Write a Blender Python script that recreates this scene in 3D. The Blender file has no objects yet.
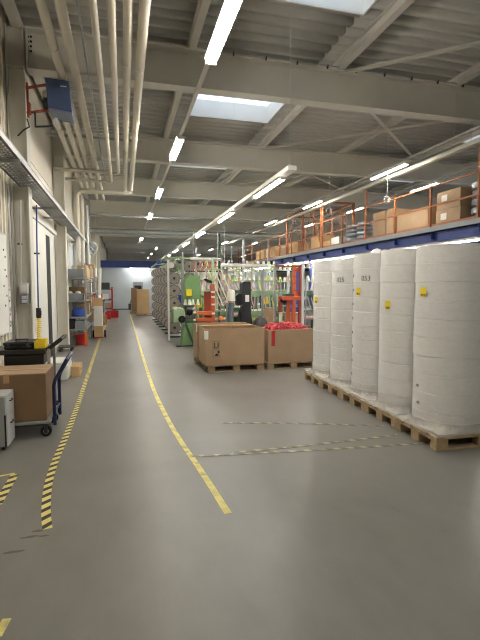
import bpy, bmesh, math, random
from mathutils import Vector, Matrix, noise
random.seed(7)
S = bpy.context.scene
COL = S.collection
PI = math.pi
ORD = ['first','second','third','fourth','fifth','sixth','seventh','eighth','ninth','tenth','eleventh','twelfth']

# ------------------------------------------------------------------ camera
CH = 1.75; FPX = 444.0; VX, VY = 122.5, 287.0
PITCH = math.atan((320-VY)/FPX); YAW = math.atan((240-VX)/FPX*math.cos(PITCH))
FW = Vector((math.sin(YAW)*math.cos(PITCH), math.cos(YAW)*math.cos(PITCH), -math.sin(PITCH)))
RT = Vector((math.cos(YAW), -math.sin(YAW), 0)); UP = RT.cross(FW)
CO = Vector((0, 0, CH))
cam = bpy.data.cameras.new('camera'); co = bpy.data.objects.new('camera', cam); COL.objects.link(co)
cam.sensor_fit = 'VERTICAL'; cam.sensor_height = 36; cam.lens = 36*FPX/640; cam.clip_start = .05; cam.clip_end = 400
M3 = Matrix((RT, UP, -FW)).transposed()
co.matrix_world = Matrix.Translation(CO) @ M3.to_4x4()
S.camera = co
def ray(x, y): return FW + RT*((x-240)/FPX) + UP*((320-y)/FPX)
def at(x, y, Y): d = ray(x, y); return CO + d*(Y/d.y)
def atx(x, y, X): d = ray(x, y); return CO + d*(X/d.x)
def atz(x, y, z=0.): d = ray(x, y); return CO + d*((z-CH)/d.z)

# ------------------------------------------------------------------ materials
def lin(c): 
    return tuple((v/255/12.92 if v/255 <= .04045 else ((v/255+.055)/1.055)**2.4) for v in c)
MATS = {}
def mat(name, rgb, rough=.6, metal=0., var=.08, scale=6., bump=0., bscale=40., emit=None, spec=.5, stretch=(1,1,1)):
    if name in MATS: return MATS[name]
    m = bpy.data.materials.new(name); m.use_nodes = True; nt = m.node_tree; N = nt.nodes; L = nt.links
    b = N['Principled BSDF']; c = lin(rgb)
    b.inputs['Roughness'].default_value = rough; b.inputs['Metallic'].default_value = metal
    b.inputs['Specular IOR Level'].default_value = spec
    tc = N.new('ShaderNodeTexCoord'); mp = N.new('ShaderNodeMapping'); mp.inputs['Scale'].default_value = stretch
    L.new(tc.outputs['Object'], mp.inputs['Vector'])
    if emit:
        b.inputs['Base Color'].default_value = (*c, 1)
        b.inputs['Emission Color'].default_value = (*lin(rgb), 1); b.inputs['Emission Strength'].default_value = emit
    else:
        n = N.new('ShaderNodeTexNoise'); n.inputs['Scale'].default_value = scale; n.inputs['Detail'].default_value = 4
        L.new(mp.outputs[0], n.inputs['Vector'])
        r = N.new('ShaderNodeValToRGB'); r.color_ramp.elements[0].position = .3; r.color_ramp.elements[1].position = .7
        r.color_ramp.elements[0].color = (*[v*(1-var) for v in c], 1); r.color_ramp.elements[1].color = (*[min(1, v*(1+var)) for v in c], 1)
        L.new(n.outputs['Fac'], r.inputs[0]); L.new(r.outputs[0], b.inputs['Base Color'])
        if bump:
            n2 = N.new('ShaderNodeTexNoise'); n2.inputs['Scale'].default_value = bscale; n2.inputs['Detail'].default_value = 3
            L.new(mp.outputs[0], n2.inputs['Vector'])
            bp = N.new('ShaderNodeBump'); bp.inputs['Strength'].default_value = bump; bp.inputs['Distance'].default_value = .02
            L.new(n2.outputs['Fac'], bp.inputs['Height']); L.new(bp.outputs[0], b.inputs['Normal'])
    MATS[name] = m; return m

m_deck = mat('galvanised_deck', (186,185,178), .5, .0, .03, 2.)
m_steel = mat('cream_painted_steel', (208,205,194), .55, 0, .04, 1.5)
m_purlin = mat('grey_primed_steel', (208,205,196), .55, 0, .05, 2)
m_wall = mat('cream_wall_panel', (226,219,204), .55, 0, .03, 1.)
m_white = mat('white_paint', (226,224,216), .45, 0, .03, 2)
m_pipe = mat('cream_pipe_jacket', (202,195,178), .5, 0, .06, 3)
m_galv = mat('galvanised_steel', (168,170,168), .38, .55, .12, 9)
m_dgrey = mat('dark_grey_metal', (62,62,62), .5, .2)
m_black = mat('black_plastic', (24,24,25), .4, 0, .15, 8)
m_rubber = mat('black_rubber', (28,27,26), .75)
m_blue = mat('dark_blue_paint', (62,78,114), .45)
m_bluebeam = mat('mezzanine_blue', (42,62,128), .5)
m_navy = mat('navy_tube', (34,44,88), .35)
m_bluebin = mat('blue_plastic', (36,72,160), .45)
m_orange = mat('orange_paint', (206,98,40), .5, 0, .1)
m_rail = mat('railing_orange', (160,98,60), .55, 0, .1)
m_orange2 = mat('machine_orange', (196,94,54), .45, 0, .08)
m_rust = mat('red_oxide_bracket', (150,66,44), .6)
m_red = mat('red_paint', (196,36,36), .45)
m_redstuff = mat('red_webbing', (216,88,96), .7, 0, .25, 14)
m_green = mat('machine_green', (116,152,100), .5, 0, .1, 4)
m_lgreen = mat('pale_machine_green', (158,184,144), .5, 0, .08, 4)
m_dgreen = mat('dark_machine_green', (58,84,62), .55)
m_yellow = mat('yellow_plastic', (236,208,30), .45)
m_label = mat('yellow_label', (248,222,40), .55, 0, .02)
m_card = mat('brown_cardboard', (172,146,116), .8, 0, .07, 3, .1, 30)
m_card2 = mat('dark_cardboard', (132,105,76), .8, 0, .07, 3, .1, 30)
m_card3 = mat('tan_cardboard', (198,166,120), .8, 0, .07, 3)
m_cardin = mat('cardboard_inside', (176,150,118), .85)
m_tape = mat('parcel_tape', (176,140,98), .35)
m_wood = mat('pallet_wood', (166,144,112), .75, 0, .22, 7, .2, 30, stretch=(1,6,6))
m_roll = mat('white_nonwoven', (250,249,247), .7, 0, .03, 20, .08, 90)
m_paper = mat('white_paper', (232,230,224), .7, 0, .02)
m_ink = mat('black_ink', (30,30,32), .7, 0, .02)
m_redink = mat('red_print', (186,36,36), .6)
m_yarn = mat('grey_yarn', (160,152,144), .85, 0, .2, 30, .4, 120)
m_yarnd = mat('brown_grey_reel', (112,104,98), .75, 0, .15, 12)
m_pink = mat('pink_yarn', (200,160,156), .8, 0, .2)
m_cone = mat('white_yarn', (226,224,210), .85, 0, .05, 20)
m_lime = mat('lime_yarn', (204,216,130), .85, 0, .1, 20)
m_tube = mat('warm_lamp_tube', (255,249,238), emit=26.)
m_tube2 = mat('cool_lamp_tube', (252,250,246), emit=19.)
m_endlight = mat('strip_tube', (250,250,246), emit=9.)
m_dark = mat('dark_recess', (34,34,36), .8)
m_shelf = mat('shelf_steel', (160,162,160), .45, .4, .08)
m_grey = mat('grey_plastic', (138,142,146), .5)
m_lgrey = mat('light_grey_laminate', (206,208,208), .4, 0, .02)
m_cabgrey = mat('grey_cabinet_side', (150,153,156), .45, 0, .03)
m_concrete = mat('grey_floor_edge', (128,130,130), .6)
m_silver = mat('silver_foil', (146,150,156), .3, .6, .2, 10)

def glass(name, mixf=.2, rough=.15, col=(1,1,1)):
    m = bpy.data.materials.new(name); m.use_nodes = True; nt = m.node_tree; N = nt.nodes; L = nt.links
    N.remove(N['Principled BSDF']); out = N['Material Output']
    t = N.new('ShaderNodeBsdfTransparent'); t.inputs[0].default_value = (*col, 1)
    g = N.new('ShaderNodeBsdfGlossy'); g.inputs['Roughness'].default_value = rough
    mx = N.new('ShaderNodeMixShader'); mx.inputs[0].default_value = mixf
    L.new(t.outputs[0], mx.inputs[1]); L.new(g.outputs[0], mx.inputs[2]); L.new(mx.outputs[0], out.inputs['Surface'])
    return m, N, L, mx, g, t
m_pane, *_ = glass('skylight_pane', .06, .1, (.93,.96,1))
m_film, fN, fL, fmx, fg, ft = glass('stretch_film', .17, .14, (1,1,1))
tc = fN.new('ShaderNodeTexCoord'); mp = fN.new('ShaderNodeMapping'); mp.inputs['Scale'].default_value = (9,9,26)
fL.new(tc.outputs['Object'], mp.inputs[0])
nz = fN.new('ShaderNodeTexNoise'); nz.inputs['Scale'].default_value = 1.6; nz.inputs['Detail'].default_value = 6; nz.inputs['Distortion'].default_value = 1.2
fL.new(mp.outputs[0], nz.inputs['Vector'])
bp = fN.new('ShaderNodeBump'); bp.inputs['Strength'].default_value = .9; bp.inputs['Distance'].default_value = .03
fL.new(nz.outputs['Fac'], bp.inputs['Height']); fL.new(bp.outputs[0], fg.inputs['Normal'])

m_skirt = bpy.data.materials.new('crumpled_film'); m_skirt.use_nodes = True; _n = m_skirt.node_tree.nodes; _l = m_skirt.node_tree.links
_p = _n['Principled BSDF']; _p.inputs['Base Color'].default_value = (.8, .78, .73, 1); _p.inputs['Roughness'].default_value = .22; _p.inputs['Alpha'].default_value = .55
_t = _n.new('ShaderNodeTexCoord'); _z = _n.new('ShaderNodeTexNoise'); _z.inputs['Scale'].default_value = 16; _z.inputs['Detail'].default_value = 5; _l.new(_t.outputs['Object'], _z.inputs['Vector'])
_b = _n.new('ShaderNodeBump'); _b.inputs['Strength'].default_value = 1.; _b.inputs['Distance'].default_value = .03; _s = _n.new('ShaderNodeSeparateXYZ'); _l.new(_t.outputs['Object'], _s.inputs[0]); _r = _n.new('ShaderNodeMapRange'); _r.inputs['From Min'].default_value = .03; _r.inputs['From Max'].default_value = .19; _r.inputs['To Min'].default_value = .6; _r.inputs['To Max'].default_value = .05; _l.new(_s.outputs['Z'], _r.inputs['Value']); _l.new(_r.outputs[0], _p.inputs['Alpha']); _l.new(_z.outputs['Fac'], _b.inputs['Height']); _l.new(_b.outputs[0], _p.inputs['Normal'])
def floor_material():
    m = bpy.data.materials.new('sealed_concrete_floor'); m.use_nodes = True; nt = m.node_tree; N = nt.nodes; L = nt.links
    b = N['Principled BSDF']; tc = N.new('ShaderNodeTexCoord')
    def nzt(scale, det, st=(1,1,1), dist=0):
        mp = N.new('ShaderNodeMapping'); mp.inputs['Scale'].default_value = st; L.new(tc.outputs['Object'], mp.inputs[0])
        n = N.new('ShaderNodeTexNoise'); n.inputs['Scale'].default_value = scale; n.inputs['Detail'].default_value = det; n.inputs['Distortion'].default_value = dist
        L.new(mp.outputs[0], n.inputs['Vector']); return n
    n1 = nzt(.55, 5, (1,1,1), .6); n2 = nzt(5, 6, (1,.5,1)); n3 = nzt(60, 2)
    r = N.new('ShaderNodeValToRGB'); r.color_ramp.elements[0].position = .3; r.color_ramp.elements[1].position = .72
    r.color_ramp.elements[0].color = (*lin((119,116,111)), 1); r.color_ramp.elements[1].color = (*lin((137,134,128)), 1)
    L.new(n1.outputs['Fac'], r.inputs[0])
    r2 = N.new('ShaderNodeValToRGB'); r2.color_ramp.elements[0].position = .25; r2.color_ramp.elements[1].position = .6
    r2.color_ramp.elements[0].color = (.8,.79,.78,1); r2.color_ramp.elements[1].color = (1,1,1,1)
    L.new(n2.outputs['Fac'], r2.inputs[0])
    mx = N.new('ShaderNodeMixRGB'); mx.blend_type = 'MULTIPLY'; mx.inputs[0].default_value = .55
    L.new(r.outputs[0], mx.inputs[1]); L.new(r2.outputs[0], mx.inputs[2])
    # scattered rusty scuffs
    n4 = nzt(2.2, 4, (1.6,1,1), .8); r4 = N.new('ShaderNodeValToRGB'); r4.color_ramp.elements[0].position = .70; r4.color_ramp.elements[1].position = .80
    L.new(n4.outputs['Fac'], r4.inputs[0])
    mx2 = N.new('ShaderNodeMixRGB'); mx2.inputs[2].default_value = (*lin((84,72,64)), 1)
    mu = N.new('ShaderNodeMath'); mu.operation = 'MULTIPLY'; mu.inputs[1].default_value = .5; L.new(r4.outputs[0], mu.inputs[0])
    L.new(mu.outputs[0], mx2.inputs[0]); L.new(mx.outputs[0], mx2.inputs[1])
    L.new(mx2.outputs[0], b.inputs['Base Color'])
    r3 = N.new('ShaderNodeMapRange'); r3.inputs['To Min'].default_value = .27; r3.inputs['To Max'].default_value = .42
    L.new(n2.outputs['Fac'], r3.inputs['Value']); L.new(r3.outputs[0], b.inputs['Roughness'])
    bp = N.new('ShaderNodeBump'); bp.inputs['Strength'].default_value = .06; bp.inputs['Distance'].default_value = .01
    L.new(n3.outputs['Fac'], bp.inputs['Height']); L.new(bp.outputs[0], b.inputs['Normal'])
    b.inputs['Specular IOR Level'].default_value = .36
    return m
m_floor = floor_material()

def tape_material(name, a, b_, period, duty, slant, wear, wearcol):
    m = bpy.data.materials.new(name); m.use_nodes = True; nt = m.node_tree; N = nt.nodes; L = nt.links
    b = N['Principled BSDF']; b.inputs['Roughness'].default_value = .5
    uv = N.new('ShaderNodeUVMap'); sx = N.new('ShaderNodeSeparateXYZ'); L.new(uv.outputs[0], sx.inputs[0])
    mu = N.new('ShaderNodeMath'); mu.operation = 'MULTIPLY_ADD'; mu.inputs[1].default_value = slant
    L.new(sx.outputs['Y'], mu.inputs[0]); L.new(sx.outputs['X'], mu.inputs[2])
    dv = N.new('ShaderNodeMath'); dv.operation = 'DIVIDE'; dv.inputs[1].default_value = period; L.new(mu.outputs[0], dv.inputs[0])
    fr = N.new('ShaderNodeMath'); fr.operation = 'FRACT'; L.new(dv.outputs[0], fr.inputs[0])
    lt = N.new('ShaderNodeMath'); lt.operation = 'LESS_THAN'; lt.inputs[1].default_value = duty; L.new(fr.outputs[0], lt.inputs[0])
    mx = N.new('ShaderNodeMixRGB'); mx.inputs[1].default_value = (*lin(a), 1); mx.inputs[2].default_value = (*lin(b_), 1); L.new(lt.outputs[0], mx.inputs[0])
    tc = N.new('ShaderNodeTexCoord'); n = N.new('ShaderNodeTexNoise'); n.inputs['Scale'].default_value = 9; n.inputs['Detail'].default_value = 6
    L.new(tc.outputs['Object'], n.inputs['Vector'])
    r = N.new('ShaderNodeValToRGB'); r.color_ramp.elements[0].position = 1-wear-.12; r.color_ramp.elements[1].position = 1-wear+.08
    L.new(n.outputs['Fac'], r.inputs[0])
    mx2 = N.new('ShaderNodeMixRGB'); mx2.inputs[2].default_value = (*lin(wearcol), 1); L.new(r.outputs[0], mx2.inputs[0]); L.new(mx.outputs[0], mx2.inputs[1])
    L.new(mx2.outputs[0], b.inputs['Base Color']); return m
m_hazard = tape_material('hazard_tape', (240,226,140), (58,52,38), .13, .45, -.7, .3, (168,158,112))
m_ytape = tape_material('yellow_tape', (240,226,132), (226,212,124), .3, .3, 0, .36, (170,162,124))
m_dtape = tape_material('worn_dashed_tape', (186,176,138), (120,116,106), .16, .5, -.6, .42, (124,120,112))

# ------------------------------------------------------------------ mesh builder
class B:
    def __init__(s): s.bm = bmesh.new(); s.uv = None
    def box(s, x0, y0, z0, x1, y1, z1):
        v = [s.bm.verts.new((x, y, z)) for z in (z0, z1) for y in (y0, y1) for x in (x0, x1)]
        for f in ((0,2,3,1),(4,5,7,6),(0,1,5,4),(2,6,7,3),(0,4,6,2),(1,3,7,5)): s.bm.faces.new([v[i] for i in f])
        return s
    def cbox(s, c, size, R=None):
        hx, hy, hz = [a/2 for a in size]; v = []
        for z in (-hz, hz):
            for y in (-hy, hy):
                for x in (-hx, hx):
                    p = Vector((x, y, z)); p = (R @ p) if R else p
                    v.append(s.bm.verts.new(Vector(c)+p))
        for f in ((0,2,3,1),(4,5,7,6),(0,1,5,4),(2,6,7,3),(0,4,6,2),(1,3,7,5)): s.bm.faces.new([v[i] for i in f])
        return s
    def bar(s, p, q, w, h, up=(0,0,1)):
        p = Vector(p); q = Vector(q); d = (q-p).normalized(); u = Vector(up)
        sd = d.cross(u)
        if sd.length < 1e-4: sd = d.cross(Vector((1,0,0)))
        sd.normalize(); u = sd.cross(d)
        R = Matrix((sd, d, u)).transposed()
        return s.cbox((p+q)/2, (w, (q-p).length, h), R)
    def tube(s, pts, r, n=12, r2=None):
        pts = [Vector(p) for p in pts]; rings = []; prev = None
        for i, p in enumerate(pts):
            if i == 0: t = pts[1]-p
            elif i == len(pts)-1: t = p-pts[i-1]
            else: t = (p-pts[i-1]).normalized()+(pts[i+1]-p).normalized()
            t.normalize()
            if prev is None:
                a = t.orthogonal().normalized()
            else:
                a = prev - t*prev.dot(t); a.normalize()
            prev = a; b = t.cross(a)
            rr = r if r2 is None else r+(r2-r)*i/(len(pts)-1)
            rings.append([s.bm.verts.new(p+(a*math.cos(2*PI*k/n)+b*math.sin(2*PI*k/n))*rr) for k in range(n)])
        for A, C in zip(rings, rings[1:]):
            for k in range(n): s.bm.faces.new((A[k], A[(k+1)%n], C[(k+1)%n], C[k]))
        s.bm.faces.new(rings[0][::-1]); s.bm.faces.new(rings[-1]); return s
    def lathe(s, prof, c=(0,0,0), n=32, axis=2):
        c = Vector(c); rings = []
        for r, z in prof:
            ring = []
            for k in range(n):
                a = 2*PI*k/n; x, y = r*math.cos(a), r*math.sin(a)
                p = (x, y, z) if axis == 2 else ((x, z, y) if axis == 1 else (z, x, y))
                ring.append(s.bm.verts.new(c+Vector(p)))
            rings.append(ring)
        for A, C in zip(rings, rings[1:]):
            for k in range(n): s.bm.faces.new((A[k], A[(k+1)%n], C[(k+1)%n], C[k]))
        s.bm.faces.new(rings[0][::-1]); s.bm.faces.new(rings[-1]); return s
    def prism(s, pts, vec):
        vec = Vector(vec); a = [s.bm.verts.new(p) for p in pts]; b = [s.bm.verts.new(Vector(p)+vec) for p in pts]; n = len(a)
        s.bm.faces.new(a[::-1]); s.bm.faces.new(b)
        for i in range(n): s.bm.faces.new((a[i], a[(i+1)%n], b[(i+1)%n], b[i]))
        return s
    def ibeam(s, p, q, h, w, tf=.02, tw=.012):
        # p,q run along the bottom centre line
        p = Vector(p); q = Vector(q); u = Vector((0,0,1))
        s.bar(p+u*tf/2, q+u*tf/2, w, tf); s.bar(p+u*(h-tf/2), q+u*(h-tf/2), w, tf); s.bar(p+u*h/2, q+u*h/2, tw, h-2*tf); return s
    def mesh(s, name, off=(0,0,0), smooth=True):
        bmesh.ops.recalc_face_normals(s.bm, faces=s.bm.faces[:])
        if off != (0,0,0): bmesh.ops.translate(s.bm, verts=s.bm.verts[:], vec=-Vector(off))
        me = bpy.data.meshes.new(name); s.bm.to_mesh(me); s.bm.free()
        if smooth:
            for p in me.polygons: p.use_smooth = True
            me.set_sharp_from_angle(angle=math.radians(35))
        return me
def link(name, me, m, loc=(0,0,0), parent=None, bevel=0):
    o = bpy.data.objects.new(name, me); COL.objects.link(o); me.materials.append(m)
    if parent: o.parent = parent
    else: o.location = loc
    if bevel:
        b = o.modifiers.new('bevel', 'BEVEL'); b.width = bevel; b.segments = 2; b.limit_method = 'ANGLE'; b.angle_limit = math.radians(40); b.harden_normals = False
    return o
def tag(o, label, cat, group=None, kind=None):
    o['label'] = label; o['category'] = cat
    if group: o['group'] = group
    if kind: o['kind'] = kind
    return o
def thing(name, label, cat, loc, group=None, kind=None):
    o = bpy.data.objects.new(name, None); COL.objects.link(o); o.location = loc; o.empty_display_size = .2
    return tag(o, label, cat, group, kind)
def root_of(o):
    v = Vector((0,0,0))
    while o: v = v+Vector(o.location); o = o.parent
    return v
def part(name, b, m, root, bevel=0, label=None):       # geometry given in world space
    o = link(name, b.mesh(name, tuple(root_of(root))), m, parent=root, bevel=bevel)
    if label: o['label'] = label
    return o
def single(name, b, m, label, cat, loc=(0,0,0), group=None, bevel=0, kind=None):   # geometry given in world space, origin at loc
    o = link(name, b.mesh(name, tuple(loc)), m, loc, bevel=bevel); return tag(o, label, cat, group, kind)
def struct(name, b, m, label=None, cat=None, bevel=0):
    o = link(name, b.mesh(name), m, bevel=bevel); o['kind'] = 'structure'
    if label: o['label'] = label
    if cat: o['category'] = cat
    return o
def dup(o, loc=None, label=None, rz=None, parent=None):
    c = o.copy(); COL.objects.link(c)
    if parent: c.parent = parent
    if loc is not None: c.location = loc
    if rz is not None: c.rotation_euler = (0, 0, rz)
    if label: c['label'] = label
    for ch in list(o.children): dup(ch, parent=c)
    return c
def text_mesh(b, txt, size, place):
    cu = bpy.data.curves.new('t', 'FONT'); cu.body = txt; cu.size = size; cu.align_x = 'CENTER'; cu.align_y = 'CENTER'
    cu.resolution_u = 3
    o = bpy.data.objects.new('t', cu); COL.objects.link(o)
    dg = bpy.context.evaluated_depsgraph_get(); me = o.evaluated_get(dg).to_mesh()
    vs = [b.bm.verts.new(place(v.co.x, v.co.y)) for v in me.vertices]
    for p in me.polygons:
        try: b.bm.faces.new([vs[i] for i in p.vertices])
        except ValueError: pass
    o.evaluated_get(dg).to_mesh_clear(); bpy.data.objects.remove(o); bpy.data.curves.remove(cu)

# ------------------------------------------------------------------ room shell
XL, XR, YB, YE, ZB, ZP, ZD = -1.80, 30.0, -3.2, 58.5, 5.37, 6.03, 6.23
BEAMY = [3.42+5*k for k in range(11)]
struct('floor', B().box(XL-.3, YB-.3, -.2, XR+.3, YE+.3, 0), m_floor, 'grey sealed concrete factory floor', 'floor')

# corrugated roof deck with skylight openings
SKY = [(1.75, 3.9), (9.95, 12.1)]
SKYY = [(y+1.95, y+3.45) for y in [-1.58]+BEAMY[:8]]
def deck_profile(y0, y1):
    P = .28; n = max(1, round((y1-y0)/P)); p = (y1-y0)/n; pts = []
    for i in range(n):
        a = y0+i*p
        pts += [(a, ZD), (a+p*.44, ZD), (a+p*.48, ZD+.2), (a+p*.96, ZD+.2)]
    pts.append((y1, ZD)); return pts
def deck_strip(b, x0, x1, y0, y1):
    pr = deck_profile(y0, y1)
    A = [b.bm.verts.new((x0, y, z)) for y, z in pr]; C = [b.bm.verts.new((x1, y, z)) for y, z in pr]
    for i in range(len(pr)-1): b.bm.faces.new((A[i], A[i+1], C[i+1], C[i]))
bd = B()
xs = [XL-.3, SKY[0][0], SKY[0][1], SKY[1][0], SKY[1][1], XR+.3]
for i in range(5):
    if i in (0, 2, 4): deck_strip(bd, xs[i], xs[i+1], YB-.3, YE+.3)
    else:
        y = YB-.3
        for (a, c) in SKYY: deck_strip(bd, xs[i], xs[i+1], y, a); y = c
        deck_strip(bd, xs[i], xs[i+1], y, YE+.3)
ceil = struct('ceiling', bd, m_deck, 'corrugated steel roof deck', 'ceiling')
md = ceil.modifiers.new('thick', 'SOLIDIFY'); md.thickness = .004; md.offset = 1
# insulation slab above the deck closing the roof between openings
k = 0
for (x0, x1) in SKY:
    for (y0, y1) in SKYY:
        k += 1
        t = thing('window_%d' % k, '', 'skylight', ((x0+x1)/2, (y0+y1)/2, ZD), kind='structure')
        t['label'] = 'skylight in the roof, %s from the near end of the %s row' % (ORD[(k-1) % 9], 'aisle' if x0 < 5 else 'mezzanine')
        fr = B(); h = ZD+.42; w = .03
        fr.box(x0-w, y0-w, ZD-.02, x0, y1+w, h).box(x1, y0-w, ZD-.02, x1+w, y1+w, h).box(x0, y0-w, ZD-.02, x1, y0, h).box(x0, y1, ZD-.02, x1, y1+w, h)
        part('window_frame', fr, m_white, t)
        part('pane', B().box(x0-w, y0-w, h, x1+w, y1+w, h+.012), m_pane, t)
        la = bpy.data.lights.new('daylight_portal', 'AREA'); la.shape = 'RECTANGLE'; la.size = x1-x0; la.size_y = y1-y0; la.cycles.is_portal = True
        lo = bpy.data.objects.new('daylight_portal', la); COL.objects.link(lo); lo.location = ((x0+x1)/2, (y0+y1)/2, h-.02)
rs = B(); zz = ZD+.22
y = YB-.3
rs.box(XL-.3, YB-.3, zz, SKY[0][0]-.03, YE+.3, zz+.12).box(SKY[0][1]+.03, YB-.3, zz, SKY[1][0]-.03, YE+.3, zz+.12).box(SKY[1][1]+.03, YB-.3, zz, XR+.3, YE+.3, zz+.12)
for (x0, x1) in SKY:
    y = YB-.3
    for (a, c) in SKYY: rs.box(x0-.03, y, zz, x1+.03, a-.03, zz+.12); y = c+.03
    rs.box(x0-.03, y, zz, x1+.03, YE+.3, zz+.12)
struct('roof', rs, m_dgrey)

for i, y in enumerate(BEAMY):
    b = B(); b.ibeam((-1.47, y, ZB), (XR-.2, y, ZB), ZP-ZB, .26, .03, .016)
    b.box(-1.47, y-.12, ZB-.02, -1.445, y+.12, ZP)                 # end plate
    bo = struct('beam', b, m_steel, '%s cream steel roof beam spanning the hall, counted from the near end' % ORD[i], 'beam')
    if i == 1:
        for px in (0, 1):
            for kz in range(4):
                q = at(28.2+2.8*px, 36.8+4.8*kz, y-.012); part('bolt', B().tube([(q.x, y-.024, q.z), (q.x, y-.008, q.z)], .017, 8), m_dark, bo)
PUR = [-1.62, 1.3, 4.25, 7.0, 9.75, 12.5, 15.3, 18.1, 20.9, 23.7, 26.5, 29.3]
for i, x in enumerate(PUR):
    b = B(); b.ibeam((x, YB, ZP), (x, YE, ZP), ZD-ZP-.005, .13, .014, .01)
    struct('purlin', b, m_purlin, '%s roof purlin running along the hall, counted from the pipe wall' % ORD[i], 'purlin')
# thin conduit clipped along the beam above the skylight
t = thing('beam_conduit', 'thin steel conduit clipped along the top of the second roof beam', 'conduit', (1.5, 8.26, 6.05))
part('conduit', B().tube([(1.5, 8.265, 6.055), (14, 8.265, 6.055)], .012, 8), m_galv, t)
for k in range(18): part('clip', B().box(2.05+.63*k, 8.25, 6.0, 2.07+.63*k, 8.3, 6.07), m_dgrey, t)
# wind bracing
for j in (0, 1, 2, 4):
    y = BEAMY[j]
    for s, (xa, xb) in enumerate(((4.25, 9.75), (9.75, 4.25))):
        if j == 0 and s == 0: pass
        b = B(); z = ZP-.04-.02*s
        b.bar((xa, y+.05, z), (xb, y+4.95, z), .09, .012); b.bar((xa, y+.05, z+.03), (xb, y+4.95, z+.03), .012, .05)
        struct('trim_%d' % (20+2*j+s), b, m_steel, 'diagonal wind brace between the %s and %s roof beams, %s of the cross' % (ORD[j], ORD[j+1], ('first' , 'second')[s]), 'brace')

# left wall with openings: (y0,y1,z0,z1)
HOLES = [(11.3, 12.05, 0, 3.0), (14.9, 16.5, 2.35, 3.35), (16.9, 18.1, 2.35, 3.35), (19.0, 20.8, 2.35, 3.35), (21.2, 22.9, 2.35, 3.35)]
b = B(); y = YB-.3
for (a, c, z0, z1) in HOLES:
    b.box(XL-.15, y, 0, XL, a, 6.5)
    if z0 > 0: b.box(XL-.15, a, 0, XL, c, z0)
    b.box(XL-.15, a, z1, XL, c, 6.5); y = c
b.box(XL-.15, y, 0, XL, YE+.3, 6.5)
yy = -3.
while yy < 8.1: b.box(XL, yy, .0, XL+.028, yy+.05, 6.3); yy += .2
for zz in (3.2, 4.35): b.box(XL, 8.7, zz, XL+.012, 13.2, zz+.02)
struct('wall_left', b, m_wall, 'cream panelled side wall', 'wall')
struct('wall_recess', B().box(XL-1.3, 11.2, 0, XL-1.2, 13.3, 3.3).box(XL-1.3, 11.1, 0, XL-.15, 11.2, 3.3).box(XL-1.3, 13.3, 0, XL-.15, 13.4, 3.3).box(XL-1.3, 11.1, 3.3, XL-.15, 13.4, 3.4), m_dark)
struct('wall_right', B().box(XR, YB-.3, 0, XR+.15, YE+.3, 6.5), m_white, 'white far side wall behind the mezzanine', 'wall')
struct('wall_back', B().box(XL-.15, YB-.15, 0, XR+.15, YB, 6.5), m_wall)
struct('wall_partition', B().box(XL-.1, 36.95, 0, 13., 37.1, 3.34), mat('pale_grey_partition', (186,194,198), .6, 0, .03, 2), 'white partition wall closing the hall below the blue beam', 'wall')
struct('slab', B().box(XL-.1, 36.4, 3.34, 13., YE, 3.5), m_concrete, 'upper deck at the far end of the hall', 'deck')
struct('wall_end', B().box(XL-.15, YE, 0, XR+.15, YE+.15, 6.5), m_purlin, 'far end wall of the hall', 'wall')
for i, (a, c, z0, z1) in enumerate(HOLES[1:]):
    t = thing('window_%d' % (21+i), '%s bright window high in the side wall above the shelving' % ORD[i], 'window', (XL-.05, (a+c)/2, z0), kind='structure')
    f = B(); f.box(XL-.1, a, z0, XL-.02, a+.06, z1).box(XL-.1, c-.06, z0, XL-.02, c, z1).box(XL-.1, a, z0, XL-.02, c, z0+.06).box(XL-.1, a, z1-.06, XL-.02, c, z1).box(XL-.1, (a+c)/2-.03, z0, XL-.02, (a+c)/2+.03, z1)
    part('window_frame', f, m_white, t); part('pane', B().box(XL-.07, a+.02, z0+.02, XL-.06, c-.02, z1-.02), m_pane, t)
# columns on the left wall (H section)
for i, y in enumerate([3.42+5*k for k in range(7)]):
    b = B(); x0, x1 = XL+.02, -1.50; yc = y
    b.box(x0, yc-.14, 0, x0+.02, yc+.14, ZP).box(x1-.02, yc-.14, 0, x1, yc+.14, ZP).box(x0+.02, yc-.05, 0, x1-.02, yc-.03, ZP)
    b.box(x0+.02, yc-.14, ZB, x1-.02, yc-.03, ZB+.02).box(x0-.02, yc-.17, 0, x1+.03, yc+.17, .02)
    struct('pillar', b, m_steel, '%s cream steel column on the side wall' % ORD[i], 'column')
# sliding door leaf
t = thing('door_1', 'tall white sliding door on the side wall', 'door', (XL+.05, 10.3, 0), kind='structure')
part('door_panel', B().box(XL+.03, 8.8, .03, XL+.09, 11.2, 3.12), m_white, t, .006)
part('door_rail', B().box(XL+.02, 8.7, 3.14, XL+.11, 13.0, 3.24), m_white, t)
part('door_edge', B().box(XL+.025, 11.2, .02, XL+.095, 11.24, 3.12), m_white, t)
struct('trim_4', B().box(XL-.05, 11.26, .02, XL+.055, 12.1, 3.0), m_dark)  # dark panel across the door gap; the opening's shade is in its colour
struct('trim_1', B().box(XL, 12.1, 0, XL+.055, 12.9, 3.12), m_white)
struct('trim_2', B().box(XL, 11.25, 3.0, XL+.055, 12.1, 3.13), m_white)
struct('baseboard_left', B().box(XL, 12.85, 0, XL+.03, 36.9, .1).box(XL+.03, 3.6, 0, XL+.045, 8.2, .1), m_white)

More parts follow.
